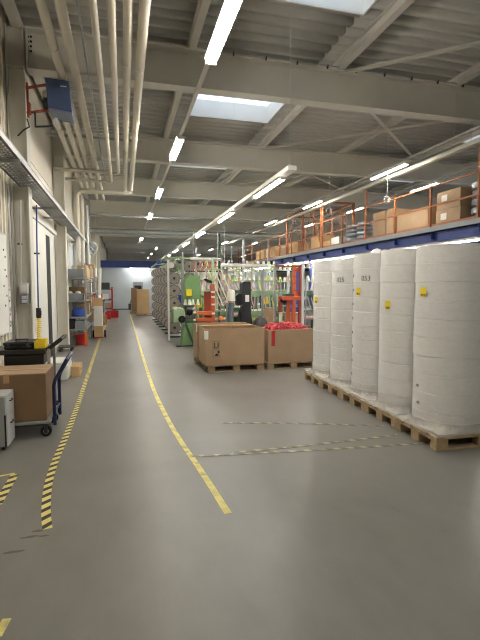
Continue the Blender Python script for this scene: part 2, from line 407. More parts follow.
# ------------------------------------------------------------------ lamps
def luminaire_src(name, L, w, tubemat, two, loc, label, group):
    x, y, z = loc
    t = thing(name, label, 'ceiling light', loc, group)
    c = (.024 if two else .024); h = B(); h.box(x-c, y, z+.035, x+c, y+L, z+.08)
    e = w/2+.012; zl = z+(.05 if two else -.004)
    h.prism([(x-e, y, zl), (x-e-.004, y, zl), (x-e+.022, y, z+.04), (x+e-.022, y, z+.04), (x+e+.004, y, zl), (x+e, y, zl), (x+e-.024, y, z+.031), (x-e+.024, y, z+.031)], (0, L, 0))  # side flaps added to hold back the single lamps' upward light
    h.box(x-w/2, y-.02, z-.015, x+w/2, y, z+.05).box(x-w/2, y+L, z-.015, x+w/2, y+L+.02, z+.05).box(x-c, y-.02, z+.02, x+c, y, z+.075).box(x-c, y+L, z+.02, x+c, y+L+.02, z+.075)
    part('housing', h, m_white, t)
    for xo in ((-.047, .047) if two else (0,)):
        part('lamp_tube', B().tube([(x+xo, y, z+(.012 if two else -.012)), (x+xo, y+L, z+(.012 if two else -.012))], .021 if two else .026, 10), tubemat, t)
    return t
AY = [-.2, 4.72, 9.6, 14.5, 19.4, 29.0]
A0 = luminaire_src('ceiling_light', 1.6, .16, m_tube, True, (1.25, AY[1], 4.86), 'twin tube ceiling light over the aisle, nearest on its rail', 'ceiling lights over the aisle')
for i, y in enumerate(AY[2:]): dup(A0, (1.25, y, 4.86), 'twin tube ceiling light over the aisle, %s along its rail' % ORD[i+1])
dup(A0, (1.25, AY[0], 4.86), 'added, unseen twin tube ceiling light over the aisle, behind the nearest one')  # lamp out of view, added to light the near floor
def rail(name, x, y0, y1, z, w, h, m, label, ztop=None, step=5., cat='light rail', wire_off=.4):
    t = thing(name, label, cat, (x, y0, z), 'light rails')
    part('rail_body', B().box(x-w/2, y0, z, x+w/2, y1, z+h), m, t, .004)
    y = y0+wire_off
    while y < y1:
        part('hanging_wire', B().tube([(x, y, z+h), (x, y, ZD+.02)], .003, 5), m_lgrey, t); y += step
    return t
rail('light_rail', 1.25, YB+.1, 36.5, 4.94, .06, .05, m_purlin, 'slim grey light rail running over the aisle', step=5, wire_off=1.0)
B0 = luminaire_src('ceiling_light', 1.6, .1, m_tube2, False, (2.71, 7.4, 3.615), 'low hung strip light over the machines, nearest on its rail', 'strip lights on the low rail')
BYS = [11.0, 15.0, 18.8, 22.6, 26.4, 30.2]
for i, y in enumerate(BYS): dup(B0, (2.71, y, 3.615), 'low hung strip light over the machines, %s along its rail' % ORD[i+1])
rail('light_rail', 2.70, 6.9, 33., 3.64, .15, .075, m_white, 'wide white light rail hung low over the machines', step=3.8, wire_off=.12)
C0 = luminaire_src('ceiling_light', 1.6, .1, m_tube, False, (6.95, 9.95, 4.83), 'strip light on the high twin rail, nearest to the drum stacks', 'strip lights on the high twin rail')
for i, y in enumerate([14.9, 19.8, 24.7, 29.6]): dup(C0, (6.95, y, 4.83), 'strip light on the high twin rail, %s along' % ORD[i+1])
rail('light_rail', 6.95, 3., 36., 4.91, .07, .05, m_galv, 'galvanised light rail running parallel to the mezzanine', step=4.9)
duct = single('cable_duct', B().box(7.42, 3., 4.84, 7.56, 36., 4.94), m_steel, 'cream cable trunk running beside the high light rail', 'cable duct', (7.5, 3, 4.84), bevel=.01)
for y in BEAMY[:7]: part('hanging_rod', B().tube([(7.49, y, 4.94), (7.49, y, ZB)], .006, 6), m_galv, duct)
D0 = luminaire_src('ceiling_light', 1.3, .1, m_tube2, False, (9.5, 12.0, 4.96), 'strip light above the mezzanine boxes, nearest on its rail', 'strip lights above the mezzanine')
for i, y in enumerate([16.4, 21., 26., 31.]): dup(D0, (9.5, y, 4.96), 'strip light above the mezzanine boxes, %s along its rail' % ORD[i+1])
rail('light_rail', 9.5, 8., 36., 5.04, .06, .05, m_galv, 'thin light rail above the mezzanine', step=5)
E0 = luminaire_src('ceiling_light', 1.5, .1, m_tube2, False, (7.56, 6.0, 2.80), 'strip light below the mezzanine edge, nearest in its row', 'strip lights below the mezzanine')
for i in range(1, 14): dup(E0, (7.56, 6.0+1.53*i, 2.80), 'strip light below the mezzanine edge, %s' % ('%s in its row' % ORD[i] if i < 12 else ('far end' if i == 13 else 'last but one')))

F0 = luminaire_src('ceiling_light', 1.6, .1, m_tube2, False, (14.8, 8., 4.9), 'added strip light beyond the mezzanine, nearest in the inner row', 'added strip lights beyond the mezzanine')  # lamp rows added to light the hall beyond the mezzanine
for j, x in enumerate((14.8, 20., 25.)):
    for i, y in enumerate((8., 13., 18., 23., 28., 33.)):
        if i+j: dup(F0, (x, y, 4.9), 'added strip light beyond the mezzanine, %s along the %s row' % (ORD[i], ('inner', 'middle', 'outer')[j]))
G0 = luminaire_src('ceiling_light', 1.6, .1, m_tube2, False, (3.0, 40., 5.2), 'added strip light over the far upper deck, first from the aisle side, near row', 'added strip lights over the far deck')  # lamps added to brighten the dark roof above the far deck
for i, (x, y) in enumerate(((8., 40.), (13., 40.), (3., 47.), (8., 47.), (13., 47.), (3., 53.), (8., 53.))):
    dup(G0, (x, y, 5.2), 'added strip light over the far upper deck, %s from the aisle side, %s row' % (ORD[int(x//5)], 'near' if y < 45 else 'middle' if y < 50 else 'back'))
# ------------------------------------------------------------------ pipes along the ceiling on the left
zp = 5.09
def pipe(pts, r, label, m=m_pipe, seams=(), name='ceiling_pipe', group='ceiling pipes'):
    b = B(); b.tube(pts, r, 14)
    for (p, q) in seams: b.tube([p, q], r*1.12, 14)
    return single(name, b, m, label, 'pipe', tuple(pts[0]), group)
def elbow(a, c, d, r, n=5):
    """a -> corner c -> d with a rounded corner"""
    a, c, d = map(Vector, (a, c, d)); u = (a-c).normalized()*r; v = (d-c).normalized()*r; out = [a]
    for i in range(n+1):
        t = i/n; out.append((c+u)*(1-t)**2 + c*2*t*(1-t) + (c+v)*t*t)
    out.append(d); return out
def seam(x, y, z): return ((x, y, z), (x, y+.03, z))
ys = YB+.1
pipe([(-.86, ys, zp), (-.87, 17.8, zp)], .06, 'cream ceiling pipe passing just behind the blue heater', seams=[seam(-.86, 6.9, zp), seam(-.86, 12, zp)])
pipe([(-.65, ys, zp), (-.65, 18.0, zp)], .067, 'thick cream ceiling pipe, next beyond the blue heater', seams=[seam(-.65, 11, zp)])
pipe([(-.47, ys, zp+.1), (-.46, 15.5, zp+.1)], .018, 'thin grey conduit among the cream ceiling pipes', m_galv, [((-.47, 7.2, zp+.1), (-.47, 7.28, zp+.1)), ((-.47, 9.2, zp+.1), (-.47, 9.28, zp+.1))], 'conduit')
pipe(elbow((-.26, ys, zp-.16), (-.26, 14.2, zp-.17), (-1.75, 14.2, zp-.17), .12), .045, 'cream ceiling pipe turning to the wall, farther of the two bends')
pipe(elbow((-.07, ys, zp-.13), (-.06, 13.25, zp-.13), (-1.75, 13.25, zp-.13), .12), .05, 'cream ceiling pipe turning to the wall, nearer of the two bends')
pipe([(.11, ys, zp), (.15, 15.9, zp), (.15, 15.95, zp-.1)], .062, 'cream ceiling pipe second from the aisle side', seams=[seam(.11, 7.1, zp), seam(.13, 11.5, zp)])
pipe([(.30, ys, zp), (.34, 15.9, zp), (.34, 15.95, zp-.1)], .068, 'outermost cream ceiling pipe on the aisle side', seams=[seam(.31, 7.2, zp), seam(.32, 10., zp)])
zh = zp-.15
pipe(elbow((.40, 15.9, zh), (-1.4, 15.9, zh), (-1.4, 15.9, 2.6), .2), .066, 'cream header pipe crossing to the wall and turning down')
pipe([(-1.22, 8.5, zp-.02), (-1.25, 16.5, zp-.02)], .058, 'cream pipe running from the heater, nearest the wall', seams=[seam(-1.22, 10.2, zp-.02)])
pipe([(-1.03, 8.5, zp-.02), (-1.06, 16.5, zp-.02)], .058, 'cream pipe running from the heater, beside the one nearest the wall', seams=[seam(-1.03, 10.3, zp-.02)])
single('pipe_hanger', B().box(-1.6, 11.0, zp+.07, .5, 11.05, zp+.11), m_galv, 'flat steel hanger strut across the ceiling pipes, second beam bay', 'hanger', (-.5, 11, zp+.07))
pipe([(-1.6, 23.5, 4.55), (9.0, 23.5, 4.55)], .13, 'shiny spiral duct crossing the hall at the far end', m_galv, name='ventilation_duct', group='ducts')
pipe([(-1.6, 20.8, 4.9), (6.0, 20.8, 4.9)], .05, 'galvanised cross pipe in front of the spiral duct', m_galv, name='cross_pipe', group='ducts')
pipe([(-1.35, 17.0, 2.4), (-1.35, 17.0, 5.0)], .07, 'vertical cream wall pipe behind the shelving windows')
pipe([(-1.35, 19.0, 2.4), (-1.35, 19.0, 5.0)], .09, 'vertical grey wall pipe beyond the cream one', m_galv)

# blue unit heater on the first visible column
t = thing('unit_heater', 'dark blue unit heater on red brackets high on the column', 'heater', (-.95, 7.9, 4.4))
p = [at(45, 77, 7.75), at(68.5, 80.5, 7.75), at(72, 112, 7.75), at(48, 107, 7.75)]
b = B(); b.prism([tuple(v) for v in p], (0, .45, .0)); body = part('casing', b, m_blue, t, .012)
pb_ = [p[3]+Vector((.02, .02, 0)), p[2]+Vector((-.02, .02, 0))]
b = B(); lo = .13
zq = Vector((0, 0, -.004)); b.prism([tuple(p[3]+zq), tuple(p[2]+zq), tuple(p[2]+zq+Vector((0, 0, -.03))), tuple(p[3]+zq+Vector((0, 0, -.03)))], (0, .44, .0))
part('air_outlet', b, mat('pale_blue_paint', (112,120,142), .45), t, .006)  # underside plate in a paler blue than the casing
c = (p[1]*.75+p[0]*.25)*.78+(p[2]*.75+p[3]*.25)*.22
part('name_plate', B().cbox((c.x, 7.745, c.z), (.09, .006, .016)), m_lgrey, t)
b = B(); b.tube([(p[0].x+.02, 8.05, p[0].z-.3), (p[0].x-.07, 8.05, p[0].z-.3)], .1, 16); part('fan_motor', b, m_dgrey, t)
b = B()
for zc in (4.62, 5.02): b.bar((-1.47, 8.22, zc), (-1.1, 8.0, zc), .03, .035)
b.box(-1.47, 8.2, 4.55, -1.44, 8.25, 5.1); b.box(-1.45, 8.1, 4.58, -1.40, 8.2, 4.75)
part('bracket', b, m_rust, t)
b = B(); b.bar((-1.33, 8.1, 4.6), (-1.33, 8.1, 4.36), .025, .025); b.bar((-1.33, 8.1, 4.37), (-1.05, 8.0, 4.37), .025, .025); part('support_frame', b, m_black, t)
b = B(); b.tube([(-1.46, 8.15, 4.5), (-1.42, 8.1, 4.36), (-1.5, 8.08, 4.3), (-1.6, 8.1, 4.2)], .012, 6); part('cable', b, m_black, t)
b = B(); b.tube([(-1.0, 8.0, 4.5), (-1.0, 8.0, 4.38)], .03, 8); part('drain_valve', b, m_lgrey, t)

# cable tray on wall arms
zt = 3.44
t = thing('cable_tray', 'long galvanised cable tray on wall arms', 'cable tray', (-1.47, 2, zt))
b = B(); b.box(-1.32, 1.5, zt, -1.30, 24, zt+.10).box(-1.33, 1.5, zt, -1.29, 24, zt+.012)
b.box(-1.335, 1.5, zt+.09, -1.295, 24, zt+.1); part('side_rail', b, m_galv, t)
b = B(); b.box(-1.64, 1.5, zt, -1.62, 24, zt+.09).box(-1.65, 1.5, zt, -1.61, 24, zt+.012); part('side_rail', b, m_galv, t)
b = B(); y = 1.6
while y < 23.9: b.box(-1.62, y, zt, -1.32, y+.05, zt+.008); y += .11
part('rungs', b, m_galv, t)
for k in range(5):
    x = -1.59+.05*k+.01*random.random()
    part('cable', B().tube([(x+.02*math.sin(j*1.7+k), 1.5+j*1.5, zt+.022) for j in range(16)], .011+.004*(k % 2), 6), [m_dgrey, m_black, m_grey][k % 3], t)
for y in (3.3, 6.55, 10.25, 11.6, 14.2, 17.5, 21.):
    b = B(); b.box(XL, y, zt-.055, -1.28, y+.045, zt-.01); part('wall_arm', b, m_galv, t)
t.location.z = zt
# tangle of cables at the far end of the tray
b = B()
for k in range(5):
    c = Vector((-1.2, 19.4+.15*k, 3.35)); r = .24-.02*k
    b.tube([c+Vector((r*math.cos(a)*.9, .06*math.sin(3*a), r*math.sin(a))) for a in [2*PI*j/14 for j in range(15)]], .035, 7)
single('hanging_hose_coil', b, m_lgrey, 'coil of pale hose hung on the cable tray', 'hose', (-1.2, 19.4, 3.1))

# wall fittings
t = thing('socket_box', 'upper grey electrical box on the column with conduit above', 'electrical box', (-1.64, 8.2, 1.62), 'column electrical boxes')
q0, q1 = at(19.5, 283.5, 8.22), at(28.5, 293.5, 8.22)
part('box_body', B().box(q0.x, 8.18, q1.z, q1.x, 8.37, q0.z), m_lgrey, t, .01)
part('box_cover', B().box(q0.x+.025, 8.165, q1.z+.03, q1.x-.03, 8.18, q0.z-.03), m_paper, t, .004)
part('conduit', B().tube([at(21, 283.5, 8.25), at(20.3, 200, 8.25)], .016, 8), m_lgrey, t)
part('conduit_clip', B().cbox(at(20, 244, 8.27), (.07, .05, .025)), m_dgrey, t)
t = thing('socket_box', 'lower grey socket box on the column with twin outlets', 'electrical box', (-1.6, 8.2, 1.45), 'column electrical boxes')
q0, q1 = at(20.5, 294.5, 8.22), at(28, 304, 8.22)
part('box_body', B().box(q0.x, 8.17, q1.z, q1.x, 8.37, q0.z), m_grey, t, .01)
for f in (.3, .7):
    zc = q0.z*(1-f)+q1.z*f; part('outlet', B().cbox(((q0.x+q1.x)/2+.01, 8.165, zc), (.07, .012, .05)), m_lgrey, t, .003)
single('wall_conduit', B().tube([(-1.76, 8.02, .4), (-1.76, 8.02, 3.4)], .02, 8), m_galv, 'bright vertical conduit on the wall beside the column', 'conduit', (-1.76, 8.02, .4))
t = thing('notice_board', 'white notice board on the side wall, cut by the picture edge', 'board', (-1.76, 7.2, 1.1))
part('board_panel', B().box(XL+.03, 6.6, 1.05, XL+.055, 7.72, 2.55), m_paper, t, .004)
part('board_frame', B().box(XL+.03, 7.72, 1.03, XL+.06, 7.745, 2.57).box(XL+.03, 6.6, 2.55, XL+.06, 7.745, 2.575).box(XL+.03, 6.6, 1.03, XL+.06, 7.745, 1.05), m_lgrey, t)
for (y, z) in ((7.5, 2.3), (7.55, 2.0), (7.45, 1.75), (7.6, 1.6), (7.5, 1.45), (7.62, 1.9), (7.58, 2.2)):
    part('note', B().box(XL+.055, y, z, XL+.058, y+.05, z+.03), m_ink, t)
for i, (y, z, w) in enumerate(((7.82, 1.6, .12), (7.83, 1.42, .11), (7.84, 1.2, .12), (7.82, 1.02, .12))):
    t = thing('pinned_sheet', '%s paper sheet from the top pinned beside the notice board' % ORD[i], 'paper', (XL+.03, y, z), 'pinned sheets by the notice board')
    part('sheet', B().box(XL+.028, y, z, XL+.034, y+w, z+.15), m_paper, t)
    part('printing', B().box(XL+.034, y+.02, z+.09, XL+.0355, y+w-.03, z+.125), (m_redink, m_ink, m_redink, m_ink)[i], t)
# blue air hose and yellow coiled line
t = thing('hanging_air_hose', 'blue air hose hanging down the white door with black coupling and yellow coil', 'hose', (-1.6, 9.6, 1.0))
part('blue_hose', B().tube([at(36.5, 205, 9.3), at(36.8, 240, 9.3), at(37.6, 275, 9.3), at(38.4, 309, 9.3)], .014, 8), mat('blue_hose', (58,84,140), .45), t)
part('coupling', B().tube([at(38.4, 308, 9.3), at(38.8, 318, 9.3)], .045, 10).cbox(at(37, 315, 9.3), (.12, .06, .05)).cbox(at(40, 313, 9.3), (.05, .06, .1)), m_black, t)
part('hose_clip', B().cbox(at(36.8, 253.5, 9.32), (.1, .04, .03)), m_black, t)
pts = []
for j in range(90):
    f = j/89; c = at(39+.3*f, 318+24*f, 9.3); a = j*.9; pts.append(c+Vector((.042*math.cos(a), .042*math.sin(a), 0)))
part('coiled_hose', B().tube(pts, .009, 6), m_yellow, t)

# ------------------------------------------------------------------ floor tape
def tape(pts, w, m, label, grp=None, name='floor_tape'):
    P = [Vector((p.x, p.y, 0)) for p in pts]
    # smooth resample
    Q = []
    for i in range(len(P)-1):
        p0 = P[max(0, i-1)]; p1 = P[i]; p2 = P[i+1]; p3 = P[min(len(P)-1, i+2)]; n = max(2, int((p2-p1).length/.15))
        for k in range(n):
            t = k/n; Q.append(.5*((2*p1)+(p2-p0)*t+(2*p0-5*p1+4*p2-p3)*t*t+(3*p1-p0-3*p2+p3)*t**3))
    Q.append(P[-1]); bm = bmesh.new(); uvl = bm.loops.layers.uv.new('UVMap'); L = 0; prev = None
    for i, q in enumerate(Q):
        d = (Q[min(i+1, len(Q)-1)]-Q[max(i-1, 0)]).normalized(); s = Vector((d.y, -d.x, 0))*w/2
        if i: L += (q-Q[i-1]).length
        row = [(bm.verts.new(q-s+Vector((0,0,.003))), (L, 0)), (bm.verts.new(q+s+Vector((0,0,.003))), (L, w))]
        if prev:
            f = bm.faces.new((prev[0][0], prev[1][0], row[1][0], row[0][0])); uvs = (prev[0][1], prev[1][1], row[1][1], row[0][1])
            for lp, u in zip(f.loops, uvs): lp[uvl].uv = u
            f.normal_update()
            if f.normal.z < 0: f.normal_flip()
        prev = row
    me = bpy.data.meshes.new(name); bm.to_mesh(me); bm.free()
    loc = (P[0].x, P[0].y, 0)
    for v in me.vertices: v.co -= Vector(loc)
    o = link(name, me, m, loc); sm = o.modifiers.new('thick', 'SOLIDIFY'); sm.thickness = .0015; sm.offset = -1
    return tag(o, label, 'floor tape', grp)
tape([atz(*p) for p in ((47.5,529),(46,513),(47,493),(50,477.5),(56,459),(61.5,446.7),(71,423.7),(80,398.7),(89.6,369.6),(95.8,351),(103.5,330),(109,318))], .068, m_hazard, 'black and yellow striped floor tape along the trolleys')
tape([atz(*p) for p in ((228,513.5),(214,491),(197,465),(180,440),(165,414),(152,385),(141.5,352),(133.5,325),(130,314))], .06, m_ytape, 'plain yellow floor tape down the middle of the aisle')
tape([atz(*p) for p in ((222,423),(300,423.5),(384,426))], .05, m_dtape, 'worn dashed floor tape farthest from the camera of the three crossing lines', 'worn dashed floor tapes')
tape([atz(*p) for p in ((232,453),(320,444),(398,435))], .05, m_dtape, 'worn dashed floor tape, middle of the three crossing lines', 'worn dashed floor tapes')
tape([atz(*p) for p in ((190,456.5),(300,451),(424,443.5))], .05, m_dtape, 'worn dashed floor tape nearest the camera of the three crossing lines', 'worn dashed floor tapes')
tape([atz(*p) for p in ((15,474.5),(-3,505))], .07, m_hazard, 'short striped tape piece beside the drawer cabinet')
tape([atz(*p) for p in ((15,473.5),(-10,478))], .03, m_ytape, 'thin yellow tape strip touching the short striped piece')
tape([atz(*p) for p in ((7,619),(1,630),(-3,637))], .045, m_ytape, 'scuffed yellow tape scrap nearest the camera')
for (x, y, rx, ry) in ((38, 531, .06, .02), (30, 537, .09, .02), (44, 536, .05, .015), (14, 552, .1, .02)):
    c = atz(x, y); n = 14; b = B()
    b.prism([(c.x+rx*math.cos(2*PI*k/n)*(.7+.5*noise.noise((k*.7, x, 0))), c.y+ry*math.sin(2*PI*k/n)*(.7+.5*noise.noise((k*.9, y, 3))), .0005) for k in range(n)], (0, 0, .0008))
    single('floor_stain', b, mat('tape_residue', (98,86,78), .5, 0, .2, 30), {38: 'brown scuff just past the striped tape end', 30: 'broad brown scuff below the tape end', 44: 'thin brown scuff close to the striped tape', 14: 'dark scuff nearest the camera beside the tape'}[x], 'stain', tuple(c), 'tape residue marks')

# ------------------------------------------------------------------ pallets
def make_pallet(loc, label, group, lx=1.2, ly=.768):
    x0, y0, _ = loc
    t = thing('pallet', label, 'pallet', loc, group)
    for i in range(3):
        y = y0+[0, ly/2-.0725, ly-.1][i]; w = [.1, .145, .1][i]
        part('bottom_board', B().box(x0, y, 0, x0+lx, y+w, .022), m_wood, t, .003)
        for j in range(3):
            x = x0+[0, lx/2-.0725, lx-.145][j]
            part('block', B().box(x, y, .022, x+.145, y+w, .1), m_wood, t, .003)
    for j in range(3):
        x = x0+[0, lx/2-.0725, lx-.145][j]; part('stringer_board', B().box(x, y0, .1, x+.145, y0+ly, .122), m_wood, t, .002)
    n = 5; ws = [.145, .1, .145, .1, .145]; gap = (ly-sum(ws))/4; y = y0
    for i in range(n):
        part('deck_board', B().box(x0, y, .122, x0+lx, y+ws[i], .144), m_wood, t, .002); y += ws[i]+gap
    return t

# drum stacks of wrapped rolls
DY = .775; RZ = -math.radians(2.0)
P0 = Vector((3.2, 3.93, 0)); DIR = Vector((.034, 1, 0)).normalized()
pal0 = make_pallet((0, 0, 0), 'x', 'pallets under the wrapped roll stacks')
where = ['nearest the camera', 'second from the camera', 'in the middle of the row', 'second from the far end', 'at the far end of the row']
for i in range(5):
    loc = P0+DIR*DY*i; lab = 'wooden pallet under the wrapped roll stack ' + where[i]
    if i == 0: pal0.location = loc; pal0.rotation_euler = (0,0,RZ); pal0['label'] = lab
    else: dup(pal0, loc, lab, RZ)
def roll_mesh(r, h):
    b = B(); b.lathe([(.06, 0), (r-.009, 0), (r-.002, .003), (r, .008), (r, .016), (r, h-.016), (r, h-.008), (r-.002, h-.003), (r-.009, h), (.06, h)], n=56); return b.mesh('roll')
R0 = .385
rollm = roll_mesh(R0-.004, .2035); rollm.materials.append(m_roll)
def cyl_place(cx, cy, z0, r, ang):
    def f(u, v):
        a = ang+u/r; return Vector((cx+r*math.cos(a), cy+r*math.sin(a), z0+v))
    return f
def patch(b, f, w, h, n=6, thick=0):
    rows = []
    for j in (0, 1): rows.append([b.bm.verts.new(f(w*(k/n-.5), h*(j-.5))) for k in range(n+1)])
    for k in range(n): b.bm.faces.new((rows[0][k], rows[0][k+1], rows[1][k+1], rows[1][k]))
STACK = [dict(n=10, h=2.07, lab=[(423.5, 292)], txt=None, prints=[(418, 386), (418.5, 403)]),
         dict(n=10, h=2.08, lab=[(388, 305)], txt=None, prints=[]),
         dict(n=10, h=2.08, lab=[(358.5, 291.5)], txt=('053', 366, 278.5), prints=[]),
         dict(n=10, h=2.06, lab=[(328.8, 292)], txt=('035', 340.5, 280), prints=[]),
         dict(n=10, h=2.07, lab=[(316.5, 300)], txt=None, prints=[])]
film_src = None
for i, sd in enumerate(STACK):
    base = P0+DIR*(DY*i+.386)+Vector((.425, 0, 0)); cx, cy = base.x, base.y; z0 = .146
    feat = ['widest and nearest the camera, two prints near its foot', 'second from the camera, lower yellow label', 'middle one, 053 written beside its yellow label', 'fourth from the camera, 035 written on it', 'farthest one, small yellow label and no writing'][i]
    t = thing('wrapped_roll_stack', 'film-wrapped white roll stack, ' + feat, 'roll stack', (cx, cy, z0), 'film-wrapped stacks of white rolls')
    rnd = random.Random(i+3); h = sd['h']/sd['n']
    for k in range(sd['n']):
        o = bpy.data.objects.new('roll', rollm); COL.objects.link(o); o.parent = t
        s = 1+rnd.uniform(-.012, .003)
        if i == 0 and k in (4, 5, 6): s = 1.008
        o.location = (rnd.uniform(-.004, .004), rnd.uniform(-.004, .004), k*h); o.scale = (s, s, h/.2035)
    # film
    b = B(); n = 72; rows = []
    zs = [0, .01, .03, .06, .1, .16] + [.16+(sd['h']-.16)*j/36 for j in range(1, 37)] + [sd['h']+.012]
    for j, z in enumerate(zs):
        row = []
        for k in range(n):
            a = 2*PI*k/n; fl = max(0, 1-z/.16)**2
            sq = .40/max(abs(math.cos(a)), abs(math.sin(a)))
            r = R0+.006+.0025*noise.noise((a*4+i*7, z*12, i))+.002*noise.noise((a*14, z*9, i+4))
            r = r*(1-fl)+fl*min(sq, .45)*(.97+.06*noise.noise((a*4, 2, i)))
            if j == len(zs)-1: r *= .8
            row.append(b.bm.verts.new((cx+r*math.cos(a), cy+min(r*math.sin(a), .384) if abs(r*math.sin(a)) <= .384 else cy+math.copysign(.384, math.sin(a)), z0+z)))
        rows.append(row)
    for A, C in zip(rows, rows[1:]):
        for k in range(n): b.bm.faces.new((A[k], A[(k+1) % n], C[(k+1) % n], C[k]))
    part('stretch_film', b, m_film, t, label='clear shiny stretch film')
    # crumpled film skirt spread over the pallet
    b = B(); rows = []; n2 = 96
    for j, (rr, zz_) in enumerate(((R0+.004, .20), (R0+.010, .12), (R0+.02, .06), (.6, .03), (.62, .006), (.62, .003))):
        row = []
        for k in range(n2):
            a = 2*PI*k/n2; hx, hy = .418, .382
            sq = min(hx/max(abs(math.cos(a)), 1e-6), hy/max(abs(math.sin(a)), 1e-6)) + (.004 if j == 5 else 0)
            w1 = noise.noise((a*6, j*.8, i*3)); w2 = noise.noise((a*13, j, i))
            r = min(rr+(.02*w1 if j in (1, 2) else 0), sq if j > 2 else min(sq, rr+.03)); r = min(r, sq*1.002)
            z = zz_+(.035*w1+.02*w2)*(1 if j in (0, 1, 2) else .3)
            z = max(z, .003)
            x_, y_ = r*math.cos(a), r*math.sin(a)
            if abs(y_) > .382: y_ = math.copysign(.382, y_)
            row.append(b.bm.verts.new((cx+x_, cy+y_, z0+z)))
        rows.append(row)
    for A, C in zip(rows, rows[1:]):
        for k in range(n2): b.bm.faces.new((A[k], A[(k+1) % n2], C[(k+1) % n2], C[k]))
    part('film_skirt', b, m_skirt, t, label='crumpled milky film skirt')
    # labels seen on the aisle side of the stack
    def hit(x, y):
        d = ray(x, y); r = R0+.006
        A = d.x**2+d.y**2; Bq = -2*(d.x*cx+d.y*cy); C = cx*cx+cy*cy-r*r; D = Bq*Bq-4*A*C
        s = (-Bq-math.sqrt(max(D, 0)))/(2*A); p = CO+d*s
        return math.atan2(p.y-cy, p.x-cx), p.z
    for (x, y) in sd['lab']:
        a, z = hit(x, y); f = cyl_place(cx, cy, z, R0+.014, a)
        b = B(); patch(b, f, .085, .105); part('paper_label', b, m_label, t, label='yellow label')
        f2 = cyl_place(cx, cy, z, R0+.0146, a); b = B()
        for (u, v, w, hh) in ((-.015, -.03, .03, .016), (.02, -.03, .022, .016), (0, -.043, .06, .004)):
            patch(b, lambda p, q, u=u, v=v: f2(p+u, q+v), w, hh, 2)
        part('label_print', b, m_ink, t)
    if sd['txt']:
        s, x, y = sd['txt']; a, z = hit(x, y); b = B(); text_mesh(b, s, .10, cyl_place(cx, cy, z, R0+.0125, a)); part('handwriting', b, m_dgrey, t)
    for (x, y) in sd['prints']:
        a, z = hit(x, y); f2 = cyl_place(cx, cy, z, R0+.014, a); b = B()
        for v in (0, .018): patch(b, lambda p, q, v=v: f2(p, q+v), .05, .01, 2)
        part('edge_print', b, m_ink, t)
    if i == 2:
        b = B(); rr = [(.01, 0)]+[(.11-.02*q, .02*q) for q in range(4)]+[(.01, .075)]; b.lathe(rr, (cx-.12, cy-.1, z0+sd['h']+.005), 11); part('film_tuft', b, m_roll, t, label='bunched film end on top')
    if i >= 2:
        xl = (350, 326, 308)[i-2]+2.5; b = B()
        for k in range(8):
            a, z = hit(xl+1.2, 300); f2 = cyl_place(cx, cy, z0+h*(k+1.5), R0+.014, a); patch(b, f2, .03, .035, 2)
        part('edge_print', b, m_ink, t)

# ------------------------------------------------------------------ two big cartons on pallets
def open_carton(root, x0, y0, z0, x1, y1, z1, m, th=.012, flap=0):
    b = B(); b.box(x0, y0, z0, x1, y0+th, z1); part('front_panel', b, m, root, .003)
    b = B(); b.box(x0, y1-th, z0, x1, y1, z1); part('back_panel', b, m, root, .003)
    b = B(); b.box(x0, y0+th, z0, x0+th, y1-th, z1); part('side_panel', b, m, root, .003)
    b = B(); b.box(x1-th, y0+th, z0, x1, y1-th, z1); part('side_panel', b, m, root, .003)
    part('bottom_panel', B().box(x0+th, y0+th, z0, x1-th, y1-th, z0+th), m, root)
xa, xb_, ya, yb = 1.60, 2.85, 8.80, 9.60
pl = dup(pal0, (xa+.06, ya+.03, 0), 'wooden pallet under the front brown carton with handling symbols', 0); pl['group'] = 'pallets under the big brown cartons'
pl = dup(pal0, (2.94, ya+.05, 0), 'wooden pallet under the carton full of red webbing', 0); pl['group'] = 'pallets under the big brown cartons'
t = thing('carton', 'large open brown carton on a pallet with handling symbols and white labels', 'carton', (2.27, 9.2, .146), 'large cartons on pallets')
open_carton(t, xa, ya, .146, xb_, yb, .90, m_card)
part('folded_flap', B().bar((xa+.03, yb-.02, .905), (xb_-.6, yb-.02, .905), .1, .01).bar((xb_-.5, yb-.03, .90), (xb_-.03, yb-.03, .90), .13, .01), m_cardin, t)
part('carton_filling', B().box(xa+.012, ya+.012, .16, xb_-.012, yb-.012, .80), m_cardin, t)
q0, q1 = at(204.5, 331, ya), at(208.3, 339.5, ya)
part('paper_label', B().box(xa-.004, ya-.004, q1.z, xa+.06, ya, q0.z).box(xa-.004, ya, q1.z, xa, ya+.13, q0.z), m_paper, t, label='white label wrapped round the corner')
b = B(); q0, q1 = at(212.7, 341, ya), at(219.3, 357, ya); w = q1.x-q0.x; hh = (q0.z-q1.z)
for (za, zb) in ((q0.z-hh*.46, q0.z), (q1.z, q1.z+hh*.46)):
    e = .008; y1_ = ya-.002
    b.box(q0.x, y1_, za, q0.x+e, ya, zb).box(q1.x-e, y1_, za, q1.x, ya, zb).box(q0.x, y1_, za, q1.x, ya, za+e).box(q0.x, y1_, zb-e, q1.x, ya, zb)
zc = q0.z-hh*.23; b.box(q0.x+.03, ya-.002, zc-.05, q0.x+.05, ya, zc+.04).box(q0.x+.1, ya-.002, zc-.05, q0.x+.12, ya, zc+.04).box(q0.x+.02, ya-.002, zc-.06, q0.x+w-.02, ya, zc-.05)
zc = q1.z+hh*.23; b.prism([(q0.x+.04, ya-.002, zc-.05), (q0.x+.12, ya-.002, zc-.05), (q0.x+.12, ya-.002, zc-.02), (q0.x+.07, ya-.002, zc+.0)], (0, .002, 0)).box(q0.x+.1, ya-.002, zc, q0.x+.14, ya, zc+.05)
part('handling_symbols', b, m_ink, t)
x2, x3, y2, y3 = 2.97, 4.02, 8.9, 9.68
